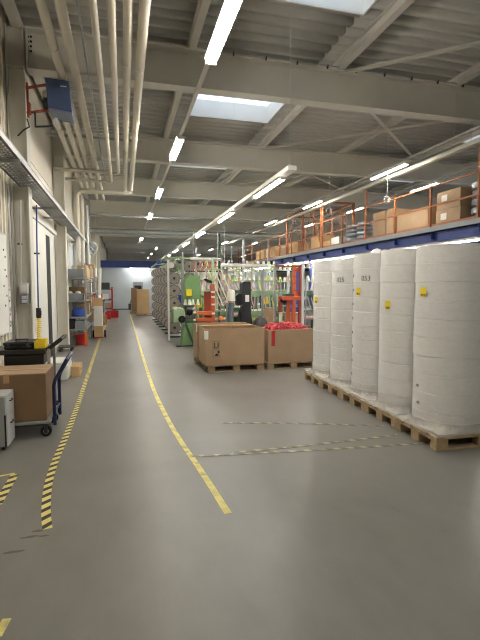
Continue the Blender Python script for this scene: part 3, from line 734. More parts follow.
pl = dup(pal0, (1.62, 9.67, 0), 'wooden pallet under the plain carton behind the one with handling symbols', 0); pl['group'] = 'pallets under the big brown cartons'
t = thing('carton', 'plain open brown carton on a pallet directly behind the carton with handling symbols', 'carton', (2.2, 9.9, .146), 'large cartons on pallets')
open_carton(t, 1.575, 9.65, .146, 2.8, 10.25, .915, m_card)
part('paper_label', B().box(1.571, 9.66, .76, 1.575, 9.8, .9), m_paper, t, label='white label near the top corner')
t = thing('carton', 'brown carton on a pallet filled to the brim with red webbing', 'carton', (3.5, 9.3, .146), 'large cartons on pallets')
open_carton(t, x2, y2, .146, x3, y3, .84, m_card)
q0, q1 = at(271.5, 331, y2), at(275, 346, y2)
part('paper_label', B().box(q0.x, y2-.003, q1.z, q1.x, y2, q0.z), m_redink, t, label='narrow red label')
b = B(); rnd = random.Random(5)
for k in range(170):
    c = Vector((rnd.uniform(x2+.1, x3-.1), rnd.uniform(y2+.08, y3-.1), 0)); 
    hz = .86+.05*math.sin((c.x-x2)/(x3-x2)*PI)+rnd.uniform(-.03, .04); a = rnd.uniform(0, PI); L = rnd.uniform(.06, .13)
    d = Vector((math.cos(a), math.sin(a), 0)); c.z = hz
    pts = [c-d*L*.7+Vector((0,0,-.03)), c-d*L*.3+Vector((0,0,.015)), c+d*L*.3+Vector((0,0,.012)), c+d*L*.7+Vector((0,0,-.035))]
    for p, q in zip(pts, pts[1:]):
        p.x = min(max(p.x, x2+.03), x3-.03); q.x = min(max(q.x, x2+.03), x3-.03); p.y = min(max(p.y, y2+.03), y3-.03); q.y = min(max(q.y, y2+.03), y3-.03)
        if (q-p).length > .01: b.bar(p, q, .045, .012)
b.box(x2+.014, y2+.014, .5, x3-.014, y3-.014, .82)
single('red_webbing', b, m_redstuff, 'heap of loose red webbing pieces filling the second carton', 'webbing', (3.5, 9.3, .5), kind='stuff')

# ------------------------------------------------------------------ trolleys and cabinet on the left
def caster(b_root, x, y, r, name='caster', turned=False):
    if turned:
        o = part(name, B().tube([(x, y-.02, r), (x, y+.02, r)], r, 20), m_rubber, b_root)
        part('wheel_hub', B().tube([(x, y-.023, r), (x, y+.023, r)], r*.5, 12), m_galv, o)
        f = B(); f.box(x-.02, y-.032, r*.7, x+.02, y-.026, r*2+.02).box(x-.02, y+.026, r*.7, x+.02, y+.032, r*2+.02).box(x-.03, y-.035, r*2+.012, x+.03, y+.035, r*2+.022); part('fork', f, m_dgrey, o)
        return o
    o = part(name, B().tube([(x-.02, y, r), (x+.02, y, r)], r, 18), m_rubber, b_root)
    h = B(); h.tube([(x-.023, y, r), (x+.023, y, r)], r*.5, 12); part('wheel_hub', h, m_galv, o)
    f = B(); f.box(x-.032, y-.02, r*.7, x-.026, y+.02, r*2+.02).box(x+.026, y-.02, r*.7, x+.032, y+.02, r*2+.02).box(x-.035, y-.03, r*2+.015, x+.035, y+.03, r*2+.03); part('fork', f, m_dgrey, o)
    return o
# drawer pedestal
cx1, cy0, cy1, cz0, cz1 = -1.215, 5.12, 5.445, .045, .60
t = thing('drawer_pedestal', 'low white drawer pedestal on castors with grey back, beside the trolley', 'cabinet', (-1.5, 5.37, 0))
part('body', B().box(cx1-.56, cy0, cz0, cx1-.02, cy1, cz1-.02), m_cabgrey, t, .004)
part('top', B().box(cx1-.57, cy0-.005, cz1-.02, cx1, cy1+.005, cz1), m_lgrey, t, .004)
zm = cz0+(cz1-cz0)*.62
for (za, zb) in ((zm+.004, cz1-.024), (cz0, zm-.004)):
    d = part('drawer', B().box(cx1-.02, cy0+.002, za, cx1, cy1-.002, zb), m_lgrey, t, .003)
    zc = za+(zb-za)*.68
    part('handle', B().bar((cx1+.014, cy0+.11, zc), (cx1+.014, cy0+.21, zc), .01, .012).box(cx1, cy0+.11, zc-.005, cx1+.014, cy0+.118, zc+.005).box(cx1, cy0+.202, zc-.005, cx1+.014, cy0+.21, zc+.005), m_dgrey, d)
part('edge_strip', B().box(cx1-.028, cy0-.008, cz0, cx1-.012, cy0+.002, zm), m_black, t)
for (x, y) in ((cx1-.06, cy0+.06), (cx1-.06, cy1-.06), (cx1-.5, cy0+.06), (cx1-.5, cy1-.06)):
    part('castor', B().tube([(x-.012, y, .022), (x+.012, y, .022)], .022, 12), m_rubber, t)
# platform trolley with blue handle
t = thing('platform_trolley', 'platform trolley with navy tube handle carrying a big carton', 'trolley', (-1.2, 5.8, 0))
part('platform', B().box(-1.74, 5.46, .165, -.84, 6.16, .2), m_galv, t, .006)
part('under_frame', B().box(-1.7, 5.48, .14, -.88, 5.52, .165).box(-1.7, 6.09, .14, -.88, 6.13, .165), m_dgrey, t)
for (x, y) in ((-.9, 5.53), (-.9, 6.08), (-1.66, 5.53), (-1.66, 6.08)): caster(t, x, y, .062, turned=True)
hd = []
for y in (5.62, 6.08):
    hd.append([Vector((-.815, y, .1)), Vector((-.815, y, .57)), Vector((-.80, y, .64)), Vector((-.665, y, .885))])
path = hd[0]+[Vector((-.65, 5.66, .91)), Vector((-.65, 6.04, .91))]+hd[1][::-1]
part('handle', B().tube(path, .02, 10), m_navy, t, label='navy bent tube handle')
part('cross_brace', B().tube([(-.815, 5.62, .25), (-.815, 6.08, .25)], .012, 8), m_navy, t)
part('bracket', B().box(-.84, 5.59, .13, -.80, 5.65, .2).box(-.84, 6.05, .13, -.80, 6.11, .2), m_navy, t)
t = thing('carton', 'brown closed carton riding on the platform trolley', 'carton', (-1.25, 5.8, .202), 'large cartons')
part('box_body', B().box(-1.72, 5.48, .202, -.88, 6.12, .75), m_card2, t, .008)
for (ya_, yb_) in ((5.48, 5.782), (5.788, 6.12)):
    part('flap', B().box(-1.72, ya_, .752, -.88, yb_, .758), m_card, t)
part('packing_tape', B().box(-1.725, 5.755, .759, -.878, 5.815, .761).box(-1.325, 5.476, .66, -1.265, 5.48, .76), m_tape, t)
# black utility cart behind
t = thing('utility_cart', 'black topped utility cart standing behind the trolley', 'cart', (-1.3, 6.5, 0))
part('top_shelf', B().box(-1.72, 6.22, .875, -.99, 6.75, .94), m_black, t, .01)
part('upper_tub', B().box(-1.5, 6.26, .72, -1.02, 6.72, .875), m_black, t, .02)
part('lower_shelf', B().box(-1.72, 6.22, .2, -.99, 6.75, .25), m_black, t, .01)
for (x, y) in ((-.955, 6.25), (-.955, 6.72), (-1.72, 6.25), (-1.72, 6.72)):
    part('post', B().box(x-.018, y-.018, .1, x+.018, y+.018, .94), m_galv, t, .004)
    caster(t, x, y, .05, 'wheel')
h0 = B()
for y in (6.26, 6.71): h0.bar((-.985, y, .92), (-.80, y, 1.06), .03, .05)
h0.tube([(-.80, 6.24, 1.06), (-.80, 6.73, 1.06)], .018, 10); part('handle', h0, m_black, t)
t = thing('black_case', 'black plastic carry case lying on the utility cart', 'case', (-1.3, 6.5, .942))
part('case_base', B().box(-1.50, 6.28, .942, -1.15, 6.65, .99), m_black, t, .015)
part('case_lid', B().box(-1.51, 6.27, .99, -1.14, 6.66, 1.035), m_black, t, .018)
part('handle', B().tube([(-1.38, 6.4, 1.035), (-1.37, 6.4, 1.06), (-1.24, 6.4, 1.06), (-1.23, 6.4, 1.035)], .01, 8), m_dgrey, t)
for x in (-1.44, -1.21): part('latch', B().box(x-.02, 6.262, .975, x+.02, 6.272, 1.01), m_dgrey, t)
t = thing('yellow_bin', 'small yellow storage bin on the utility cart', 'bin', (-1.07, 6.4, .942))
b = B(); b.box(-1.135, 6.28, .944, -1.005, 6.295, 1.035).box(-1.135, 6.5, .944, -1.005, 6.52, 1.05).box(-1.135, 6.295, .944, -1.12, 6.5, 1.035).box(-1.02, 6.295, .944, -1.005, 6.5, 1.035).box(-1.12, 6.295, .944, -1.02, 6.5, .955)
part('bin_body', b, m_yellow, t, .004); part('rim', B().box(-1.14, 6.272, 1.03, -1.0, 6.28, 1.042), m_yellow, t)
# white chest on the floor
t = thing('white_chest', 'low white chest on the floor by the side door', 'chest', (-1.35, 9.1, 0))
part('body', B().box(-1.66, 8.73, .015, -1.03, 9.42, .30), m_lgrey, t, .008)
part('lid', B().box(-1.67, 8.72, .305, -1.02, 9.43, .35), m_white, t, .01)
part('side_trim', B().box(-1.03, 8.76, .03, -1.012, 9.40, .28), m_white, t)
t = thing('carton', 'small tan carton beside the white chest', 'carton', (-.95, 9.3, 0), 'large cartons')
part('box_body', B().box(-1.0, 9.1, .0, -.84, 9.65, .20), m_card3, t, .004); part('packing_tape', B().box(-.94, 9.095, .201, -.90, 9.655, .203), m_tape, t)
part('hand_hole', B().box(-.838, 9.3, .1, -.836, 9.42, .13), m_dark, t)

# ------------------------------------------------------------------ shelving along the wall
def shelf_unit(x0, x1, y0, y1, levels, top, label, legm=m_shelf, grp='shelving along the side wall'):
    t = thing('shelving_unit', label, 'shelf', ((x0+x1)/2, y0, 0), grp)
    for (x, y) in ((x0, y0), (x1-.04, y0), (x0, y1-.04), (x1-.04, y1-.04)):
        part('upright', B().box(x, y, 0, x+.04, y+.04, top), legm, t)
    for z in levels: part('shelf_board', B().box(x0, y0, z-.04, x1, y1, z), m_shelf, t, .003)
    return t
SX0, SX1 = -1.66, -1.05
LV = [.5, .86, 1.35, 2.03]
s1 = shelf_unit(SX0, SX1, 13.9, 16.1, LV, 2.45, 'galvanised shelving nearest the camera on orange feet')
for (x, y) in ((SX0+.01, 13.86), (SX1-.06, 13.86)): part('foot', B().box(x, y, 0, x+.07, y+.035, .42), m_orange, s1, label='orange foot')
shelf_unit(SX0, SX1, 16.2, 18.2, [.4, 1.0, 1.55, 2.1], 2.5, 'second galvanised shelving unit along the side wall')
shelf_unit(SX0, SX1, 18.6, 20.8, [.4, 1.0, 1.6, 2.2], 2.5, 'third galvanised shelving unit along the side wall')
def crate(x0, y0, z0, x1, y1, z1, m, label, cat='crate', name='storage_crate', grp='crates on the shelving'):
    t = thing(name, label, cat, ((x0+x1)/2, (y0+y1)/2, z0), grp); th = .015
    b = B(); b.box(x0, y0, z0, x1, y0+th, z1).box(x0, y1-th, z0, x1, y1, z1).box(x0, y0, z0, x0+th, y1, z1).box(x1-th, y0, z0, x1, y1, z1).box(x0, y0, z0, x1, y1, z0+th)
    part('crate_body', b, m, t); b = B(); b.box(x0-.01, y0-.01, z1-.03, x1+.01, y0, z1).box(x1, y0-.01, z1-.03, x1+.01, y1+.01, z1).box(x0-.01, y0-.01, z1-.03, x0, y1+.01, z1); part('rim', b, m, t); return t
def boxy(x0, y0, z0, x1, y1, z1, m, label, name='carton', cat='carton', grp=None, tape_=True, lab=None):
    t = thing(name, label, cat, ((x0+x1)/2, (y0+y1)/2, z0), grp)
    part('box_body', B().box(x0, y0, z0, x1, y1, z1), m, t, .005)
    if tape_: part('packing_tape', B().box(x0-.002, (y0+y1)/2-.03, z1-.1, x1+.002, (y0+y1)/2+.03, z1+.002), m_tape, t)
    if lab == 'x': part('paper_label', B().box(x0-.003, y0+(y1-y0)*.55, z0+(z1-z0)*.45, x0-.001, y0+(y1-y0)*.8, z0+(z1-z0)*.8), m_paper, t)
    if lab == 'y': part('paper_label', B().box(x0+(x1-x0)*.5, y0-.003, z0+(z1-z0)*.5, x0+(x1-x0)*.85, y0-.001, z0+(z1-z0)*.8), m_paper, t)
    return t
crate(SX0+.06, 13.96, 2.033, SX1-.06, 14.5, 2.28, m_grey, 'grey crate on the top shelf nearest the camera')
crate(SX0+.06, 13.96, 1.353, SX1-.06, 14.5, 1.56, m_grey, 'grey crate on the second shelf down')
for i, (dx, z) in enumerate(((.12, 1.56), (.36, 1.56))): 
    single('fabric_bundle', B().lathe([(.02, 0), (.09, .01), (.10, .18), (.07, .24), (.02, .26)], (SX0+dx, 14.2, 1.372), 14), m_cone, 'pale fabric bundle in the second shelf crate, %s' % ('wall side' if i == 0 else 'aisle side'), 'bundle', (SX0+dx, 14.2, 1.372), 'bundles in the crate')
b = B(); b.lathe([(.15, 0), (.2, .01), (.21, .16), (.18, .22), (.1, .26), (.02, .27)], (-1.29, 14.22, .862), 22); single('blue_sack', b, m_bluebin, 'round blue sack on the middle shelf', 'sack', (-1.33, 14.2, .862))
boxy(SX0+.08, 13.96, .502, -1.42, 14.5, .80, m_dark, 'dark box on the lowest shelf, wall side', tape_=False, grp='boxes on the near shelving', name='black_box', cat='box')
boxy(-1.39, 13.96, .502, -1.10, 14.5, .74, m_grey, 'grey box on the lowest shelf, aisle side', tape_=False, grp='boxes on the near shelving', name='grey_box', cat='box')
b = B(); b.lathe([(.12, 0), (.15, .01), (.17, .28), (.17, .3), (.155, .3), (.135, .03)], (-1.25, 14.25, .005), 20); t = single('red_bucket', b, m_red, 'red bucket on the floor under the near shelving', 'bucket', (-1.25, 14.25, .005))
b = B(); b.tube([(-1.41, 14.25, .29), (-1.4, 14.25, .40), (-1.25, 14.25, .44), (-1.10, 14.25, .40), (-1.09, 14.25, .29)], .008, 6); part('bucket_handle', b, m_galv, t)
boxy(-1.6, 13.98, .862, -1.54, 14.3, 1.12, m_card3, 'slim tan binder beside the blue sack', name='binder', cat='binder', tape_=False)
boxy(SX0+.05, 14.7, 1.352, SX1-.1, 15.6, 1.75, m_card2, 'brown carton deep on the second shelf of the near shelving', grp='cartons on the shelving')
k = 0
for (y0, y1, z0, z1, m) in ((14.7, 15.25, 2.032, 2.42, m_card3), (15.35, 15.95, 2.032, 2.36, m_card3), (14.75, 15.2, 1.8-.448, 1.75, m_card3), (15.3, 15.9, .862, 1.2, m_card), (16.3, 16.9, 2.102, 2.5, m_card3), (17.1, 17.9, 2.102, 2.42, m_card), (16.3, 17.0, 1.552, 1.9, m_paper), (17.1, 18.0, 1.002, 1.4, m_card2), (16.35, 16.9, 1.002, 1.4, m_card3), (18.7, 19.4, 2.202, 2.65, m_card3), (19.6, 20.5, 2.202, 2.55, m_paper), (18.8, 19.5, 1.602, 1.95, m_grey), (19.7, 20.6, 1.002, 1.4, m_bluebin), (18.75, 19.5, 1.002, 1.4, m_card), (18.8, 20.5, .402, .75, m_card3)):
    if (y0, z0) == (14.75, 1.352): continue
    boxy(-1.35, y0, z0, SX1-.02, y1, z1, m, '%s box at the shelf front, %.1f m up, %s shelving unit, %s bay' % ({id(m_card3): 'tan', id(m_card): 'brown', id(m_card2): 'dark brown', id(m_paper): 'white', id(m_grey): 'grey', id(m_bluebin): 'blue'}[id(m)], z0, 'first' if y0 < 16.15 else 'second' if y0 < 18.3 else 'third', 'near' if (y0 % 2.4) < 1.2 else 'far'), grp='boxes at the shelf front', lab='y' if k % 3 == 0 else None, tape_=m in (m_card, m_card2, m_card3)); k += 1
# grey dolly on black wheels
t = thing('wheeled_dolly', 'low black dolly on wheels in front of the shelving', 'dolly', (-1.5, 12.9, 0))
part('deck', B().box(-1.72, 12.72, .11, -1.33, 13.17, .14), m_dgrey, t, .005)
for (x, y) in ((-1.66, 12.77), (-1.38, 12.77), (-1.66, 13.12), (-1.38, 13.12)): caster(t, x, y, .05, 'wheel')
# red hand truck with parcels
t = thing('hand_truck', 'red hand truck loaded with white parcels against the shelving', 'hand truck', (-.88, 16., 0))
for x in (-.94, -.70): part('rail', B().tube([(x, 16.05, .1), (x, 16.2, 1.5)], .02, 8), m_red, t)
for z in (.45, .85, 1.25): part('cross_bar', B().box(-.95, 16.05+.1*z, z-.03, -.69, 16.09+.1*z, z+.03), m_red, t)
part('toe_plate', B().box(-.97, 15.75, .03, -.67, 16.08, .05), m_red, t)
for x in (-1.0, -.62):
    w = part('wheel', B().tube([(x-.03, 16.15, .13), (x+.03, 16.15, .13)], .13, 18), m_rubber, t); part('wheel_hub', B().tube([(x-.034, 16.15, .13), (x+.034, 16.15, .13)], .055, 12), m_grey, w)
for i, (z0, z1, m) in enumerate(((.052, .42, m_card3), (.424, .8, m_paper), (.804, 1.1, m_paper), (1.104, 1.38, m_card3))):
    boxy(-.96, 15.78, z0, -.68, 16.04, z1, m, '%s parcel from the floor on the red hand truck' % ORD[i], name='parcel', cat='parcel', grp='parcels on the red hand truck', lab='y' if m is m_paper else None)
# farther clutter against the wall
t = thing('tool_rack', 'far rack with red shelves and dark top near the end wall', 'rack', (-1.0, 26.5, 0))
for (x, y) in ((-1.7, 26.), (-.62, 26.), (-1.7, 28.), (-.62, 28.)): part('upright', B().box(x, y, 0, x+.05, y+.05, 1.75), m_red, t)
for z in (.5, 1.0, 1.6): part('shelf_board', B().box(-1.7, 26., z, -.57, 28.05, z+.05), m_dgrey, t)
k = 0
for (x0, x1, z0, z1, m, n) in ((-1.6, -1.2, 1.652, 2.1, m_card3, 'tan'), (-1.15, -.7, 1.652, 2.0, m_dgrey, 'dark'), (-1.3, -.8, 1.052, 1.35, m_paper, 'white'), (-1.6, -1.35, 1.052, 1.4, m_red, 'red'), (-1.0, -.6, .552, .85, m_card, 'brown'), (-1.6, -1.1, .552, .9, m_black, 'black')):
    boxy(x0, 26.1, z0, x1, 26.7, z1, m, '%s box on the %s shelf of the far red rack' % (n, 'top' if z0 > 1.6 else 'middle' if z0 > 1 else 'bottom'), grp='boxes on the far red rack', tape_=False, name='storage_box', cat='box')
for i, (x, y, m, n) in enumerate(((-.95, 25.2, m_red, 'nearer'), (-.55, 26.6, m_red, 'farther'))):
    crate(x-.35, y-.3, .003, x+.3, y+.3, .38, m, '%s red crate on the floor by the far rack' % n, grp='red crates on the floor')
t = thing('tool_trolley', 'grey blue workshop trolley with cloths between shelving and far rack', 'trolley', (-1.15, 22.3, 0))
part('cabinet', B().box(-1.45, 22., .15, -.85, 22.7, 1.1), mat('slate_blue', (84,102,128), .5), t, .01)
part('tray', B().box(-1.48, 21.97, 1.1, -.82, 22.73, 1.16), m_dgrey, t)
for (x, y) in ((-1.4, 22.05), (-.9, 22.05), (-1.4, 22.65), (-.9, 22.65)): caster(t, x, y, .06, 'wheel')
part('cloth', B().lathe([(.02, 0), (.22, .0), (.2, .08), (.1, .16), (.02, .19)], (-1.1, 22.3, 1.16), 14), m_cone, t)
single('waste_sack', B().lathe([(.1, 0), (.26, .02), (.3, .2), (.26, .45), (.14, .56), (.1, .62), (.12, .66)], (-1.0, 21.3, .003), 16), m_card2, 'brown sack standing below the workshop trolley', 'sack', (-1.0, 21.3, .003))
single('white_tube_roll', B().tube([(-1.25, 24.2, .0), (-1.15, 24.3, 2.7)], .12, 14), m_cone, 'tall white roll leaning by the wall before the far rack', 'roll', (-1.25, 24.2, 0))
# end of the hall
single('crane_beam', B().box(XL+.05, 36.1, 3.3, 9., 36.38, 3.8).box(XL+.05, 36.0, 3.27, 9, 36.39, 3.32), m_bluebeam, 'dark blue steel beam across the end wall', 'beam', (0, 36.5, 3.35))
t = thing('ceiling_light', 'white strip light under the blue end beam', 'ceiling light', (1.2, 36.1, 3.2)); part('housing', B().box(.55, 36.02, 3.21, 2.1, 36.14, 3.27), m_white, t); part('lamp_tube', B().tube([(.6, 36.08, 3.18), (2.05, 36.08, 3.18)], .03, 8), m_tube2, t)
t = thing('control_cabinet', 'grey control cabinet near the end wall with lit panel', 'cabinet', (.95, 31, 0))
part('body', B().box(.7, 31., 0, 1.35, 31.6, 2.1), m_grey, t, .01); part('window', B().box(.78, 30.985, 1.35, 1.25, 31., 1.85), m_dark, t); part('panel', B().box(.95, 30.98, 1.1, 1.2, 31., 1.28), m_paper, t)
boxy(.55, 30.0, .15, .95, 30.8, 1.7, m_card2, 'tall brown carton behind the front tall carton by the reels', grp='tall cartons at the hall end', tape_=False)
boxy(.83, 27.5, .15, 1.55, 28.2, 1.62, m_card3, 'tall tan carton standing on a pallet beyond the reels', grp='tall cartons at the hall end')
pl = dup(pal0, (.75, 27.45, 0), 'far pallet under the tall tan carton', 0); pl['group'] = 'far pallets'
pl = dup(pal0, (.45, 29.95, 0), 'far pallet under the tall brown carton', 0); pl['group'] = 'far pallets'
t = thing('pallet_jack', 'hand pallet jack parked by the end wall', 'pallet jack', (-.1, 34.5, 0))
for y in (-.15, .15): part('fork', B().box(-.7, 34.5+y-.06, .06, .4, 34.5+y+.06, .12), m_dgrey, t)
part('wheel', B().tube([(.5, 34.42, .09), (.5, 34.58, .09)], .09, 14), m_rubber, t); part('roller', B().tube([(-.6, 34.29, .04), (-.6, 34.41, .04)], .04, 10), m_rubber, t); part('roller', B().tube([(-.6, 34.59, .04), (-.6, 34.71, .04)], .04, 10), m_rubber, t)
part('pump', B().box(.4, 34.35, .05, .6, 34.65, .5), m_dgrey, t); part('handle', B().tube([(.5, 34.5, .45), (.75, 34.5, 1.1)], .03, 8), m_dgrey, t)
# ------------------------------------------------------------------ machines in the middle of the hall
def pxbox(b, x0, y0, x1, y1, Y, d):
    p = at(x0, y0, Y); q = at(x1, y1, Y); return b.box(p.x, Y, q.z, q.x, Y+d, p.z)
def pxprism(b, pts, Y, d): return b.prism([tuple(at(x, y, Y)) for x, y in pts], (0, d, 0))
# reel creel
t = thing('creel_frame', 'long steel creel frame holding columns of grey yarn reels beside the aisle', 'creel', (1.75, 15, 0))
RYS = [15.3, 16.6, 18.0, 19.4, 20.8, 22.2, 23.6]
for y in RYS:
    part('post', B().box(1.97, y+.12, 0, 2.02, y+.17, 2.75), m_galv, t)
    part('cross_foot', B().box(1.5, y+.1, 0, 2.3, y+.19, .05), m_dgreen, t)
    b = B()
    for k in range(6): b.tube([(1.72, y+.15, .36+.42*k), (2.0, y+.15, .36+.42*k)], .015, 6)
    part('reel_arms', b, m_dgrey, t)
part('top_rail', B().box(1.95, 15.2, 2.75, 2.05, 24, 2.80).box(1.45, 15.2, 2.75, 1.52, 24, 2.80), m_lgreen, t)
part('cross_rail', B().box(1.4, 15.25, 2.7, 2.6, 15.32, 2.77).box(1.4, 19.4, 2.7, 2.6, 19.47, 2.77), m_lgreen, t)
def reel(loc, label):
    x, y, z = loc; t = thing('yarn_reel', label, 'reel', loc, 'grey yarn reels on the creel')
    b = B(); b.lathe([(.03, 0), (.205, .0), (.205, .012), (.03, .014)], (x, y, z), 24, 1); b.lathe([(.03, .2), (.205, .2), (.205, .214), (.03, .214)], (x, y, z), 24, 1); part('flange', b, m_yarnd, t)
    b = B(); b.lathe([(.05, -.004), (.10, -.006), (.185, -.002), (.19, .05), (.19, .16), (.185, .2), (.05, .2)], (x, y, z), 24, 1); part('yarn_body', b, m_yarn, t)
    b = B(); b.lathe([(.02, -.012), (.045, -.012), (.045, .0), (.02, .0)], (x, y, z), 14, 1); part('hub', b, m_dgrey, t)
    return t
R_ = None
lev = ['bottom', 'second', 'third', 'fourth', 'fifth', 'top']
for ci, y in enumerate(RYS):
    for k in range(6):
        l = (1.70-.03*(ci > 0), y-.1, .36+.42*k); lb = 'grey yarn reel on the %s level of the %s creel column from the camera' % (lev[k], ORD[ci])
        if R_ is None: R_ = reel(l, lb)
        else: dup(R_, l, lb)
for k in range(6): dup(R_, (2.25, 15.35, .36+.42*k), 'grey yarn reel on the %s level, machine side of the nearest creel column' % lev[k])
t = thing('steel_post', 'pale upright post standing in front of the reel creel', 'post', (1.42, 14.4, 0), 'pale posts among the machines')
b = B(); p = at(168.7, 300, 14.4); part('shaft', B().box(p.x-.03, 14.4, .02, p.x+.03, 14.46, 2.62), m_white, t); part('base_plate', B().box(p.x-.08, 14.35, 0, p.x+.08, 14.51, .02), m_galv, t)
# pale green overhead bits above the creel
t = thing('yarn_guide_arm', 'pale green yarn guide arms on top of the reel creel', 'guide arm', (1.75, 15.1, 2.80))
b = B(); pxbox(b, 160, 266, 183, 268, 15.1, .08); pxprism(b, [(163, 266), (170, 261), (172, 262), (166, 267)], 15.1, .06); pxprism(b, [(172, 266), (182, 263), (184, 265), (176, 268)], 15.1, .06); pxprism(b, [(176, 268), (186, 270), (182, 273), (178, 270)], 15.1, .06)
part('arm', b, m_lgreen, t); part('motor', pxbox(B(), 157, 259.5, 161, 264, 15.2, .14), m_bluebeam, t); part('guide_wheel', B().tube([tuple(at(171, 265, 15.0)), tuple(at(171, 265, 15.0)+Vector((0, .05, 0)))], .1, 14), m_white, t)
# green winding machine
t = thing('winding_machine', 'green winding machine with sloping leg beside the carton pallets', 'machine', (1.9, 13.1, 0))
part('side_plate', pxprism(B(), [(186, 323), (214, 321), (214, 347.2), (194.5, 347)], 13.0, .06), m_green, t, .006)
part('leg', pxprism(B(), [(181.5, 346.9), (194, 347), (187, 325), (184, 325)], 13.02, .5), m_green, t, .006)
part('edge_strip', pxprism(B(), [(185.2, 325), (187, 324.2), (195.5, 347), (193.5, 347)], 12.99, .03), m_dgreen, t)
part('gearbox', pxprism(B(), [(173, 309), (175, 307.5), (182, 308), (185, 311), (185.5, 322), (182, 323), (173.5, 323)], 12.95, .5), m_lgreen, t, .02)
part('gearbox_cover', pxbox(B(), 174, 307, 177, 309.5, 12.93, .1), m_cone, t)
c = at(182, 319.3, 12.9); o = part('belt_pulley', B().tube([tuple(c), tuple(c+Vector((0, .12, 0)))], .105, 20), m_black, t); part('pulley_hub', B().tube([tuple(c-Vector((0, .01, 0))), tuple(c+Vector((0, .05, 0)))], .04, 12), m_dgrey, o)
part('upper_body', pxprism(B(), [(185, 280), (189, 275), (200, 275.5), (201, 304), (184.5, 304)], 13.6, .4), m_green, t, .01)
part('switch_box', pxbox(B(), 186.5, 289.5, 191.8, 296, 13.5, .1), m_yellow, t, .006)
part('motor', B().tube([tuple(at(186, 310.5, 13.3)), tuple(at(192, 310.5, 13.3))], .14, 14), m_black, t)
for x in (185.5, 189.5, 193, 198): 
    c = at(x, 305, 13.25); part('yarn_cone', B().lathe([(.05, 0), (.055, .01), (.025, .17), (.015, .17)], tuple(c), 12), m_cone, t)
part('table', pxbox(B(), 186, 320.5, 214, 322.5, 13.0, .6), m_dgreen, t)
part('foot_bar', pxbox(B(), 176.5, 345.8, 196, 347, 12.97, .1), m_black, t)
# orange tension unit
t = thing('tension_unit', 'orange machine unit with two horizontal arms behind the closed carton', 'machine', (2.4, 12.3, 0))
part('column', pxbox(B(), 211.3, 284, 215, 350, 12.3, .14), m_orange2, t, .006)
part('back_plate', pxbox(B(), 204.3, 292, 211.5, 324, 12.4, .06), m_rust, t)
part('arm', pxprism(B(), [(195.5, 313), (199, 311.5), (212, 311), (212, 315.5), (199, 315)], 12.2, .12), m_orange2, t, .01)
part('arm', pxprism(B(), [(195.5, 319.5), (199, 318), (213, 318), (213, 322), (197, 321.5)], 12.2, .12), m_orange2, t, .01)
for y in (292, 297, 304.5, 313.5): part('yarn_guide', pxbox(B(), 211.5, y-.8, 215, y+.8, 12.27, .04), m_cone, t)
for y in (312.5, 320): part('arm_tip', B().tube([tuple(at(193.5, y, 12.26)), tuple(at(196, y, 12.26))], .03, 8), m_cone, t)
part('sensor_head', pxprism(B(), [(203.5, 279), (206, 278.5), (212, 281), (212, 283.5), (207, 282)], 12.2, .1), m_black, t)
part('top_mast', pxbox(B(), 212, 258, 214, 284, 12.35, .06), m_lgreen, t)
part('bracket', pxbox(B(), 215, 310, 225, 311.5, 12.3, .06), m_galv, t)
c = at(221, 320, 12.3); part('warning_beacon', B().lathe([(.06, 0), (.06, .08), (.03, .11)], tuple(c), 12), mat('beacon_orange', (255,140,70), .3), t)
# white headed spindle machine
t = thing('spindle_machine', 'machine with a white canister head on a slate stem behind the cartons', 'machine', (2.9, 12.5, 0))
c0, c1 = at(231.2, 301, 12.5), at(231.2, 289.5, 12.5); hh = c1.z-c0.z
part('canister', B().lathe([(.02, 0), (.115, 0), (.12, .02), (.115, hh*.75), (.09, hh*.95), (.02, hh)], tuple(c0), 20), m_cone, t)
part('collar', B().lathe([(.02, -.05), (.09, -.05), (.10, 0), (.02, 0)], tuple(c0), 16), mat('dull_pink', (178,146,132), .6), t)
part('stem', B().tube([tuple(c0-Vector((0,0,.05))), (c0.x-.03, 12.5, .9), (c0.x-.03, 12.5, .02)], .085, 14), mat('slate_metal', (96,108,116), .5, .2), t)
part('side_arm', pxprism(B(), [(225.5, 300.5), (229, 301), (229, 303), (226, 302.5)], 12.5, .08), m_cone, t)
part('base', B().box(c0.x-.25, 12.35, 0, c0.x+.12, 12.8, .45), m_dgreen, t, .01)
# black cabinet machine
t = thing('black_control_machine', 'black machine column with a white label behind the cartons', 'machine', (3.4, 12.6, 0))
part('column', pxprism(B(), [(242.5, 283), (244, 281.5), (250.5, 281.5), (251, 283), (251, 310), (253, 330), (253, 351), (240, 351), (240, 318), (242.5, 308)], 12.6, .35), mat('charcoal_machine', (42,44,46), .5), t, .01)
part('side_box', pxprism(B(), [(236, 296), (239, 293.5), (243, 294), (243, 305), (238, 305.5)], 12.5, .3), m_black, t, .01)
part('paper_label', pxbox(B(), 245.4, 295, 249.2, 301.8, 12.59, .01), m_paper, t, label='white label')
part('cable', B().tube([tuple(at(243, 304, 12.55)), tuple(at(240, 311, 12.5)), tuple(at(242, 322, 12.55))], .02, 6), m_black, t)
c = at(260.5, 324.5, 12.3); b = B(); b.lathe([(.02, -.25), (.2, -.25), (.22, -.05), (.2, .08), (.12, .19), (.03, .22)], tuple(c), 20); t = single('yarn_drum', b, m_dgrey, 'dark rounded yarn drum on a stand between the two cartons', 'drum', (c.x, c.y, 0))
part('stand', B().tube([(c.x, c.y, 0), (c.x, c.y, c.z-.24)], .1, 12), m_dgrey, t)
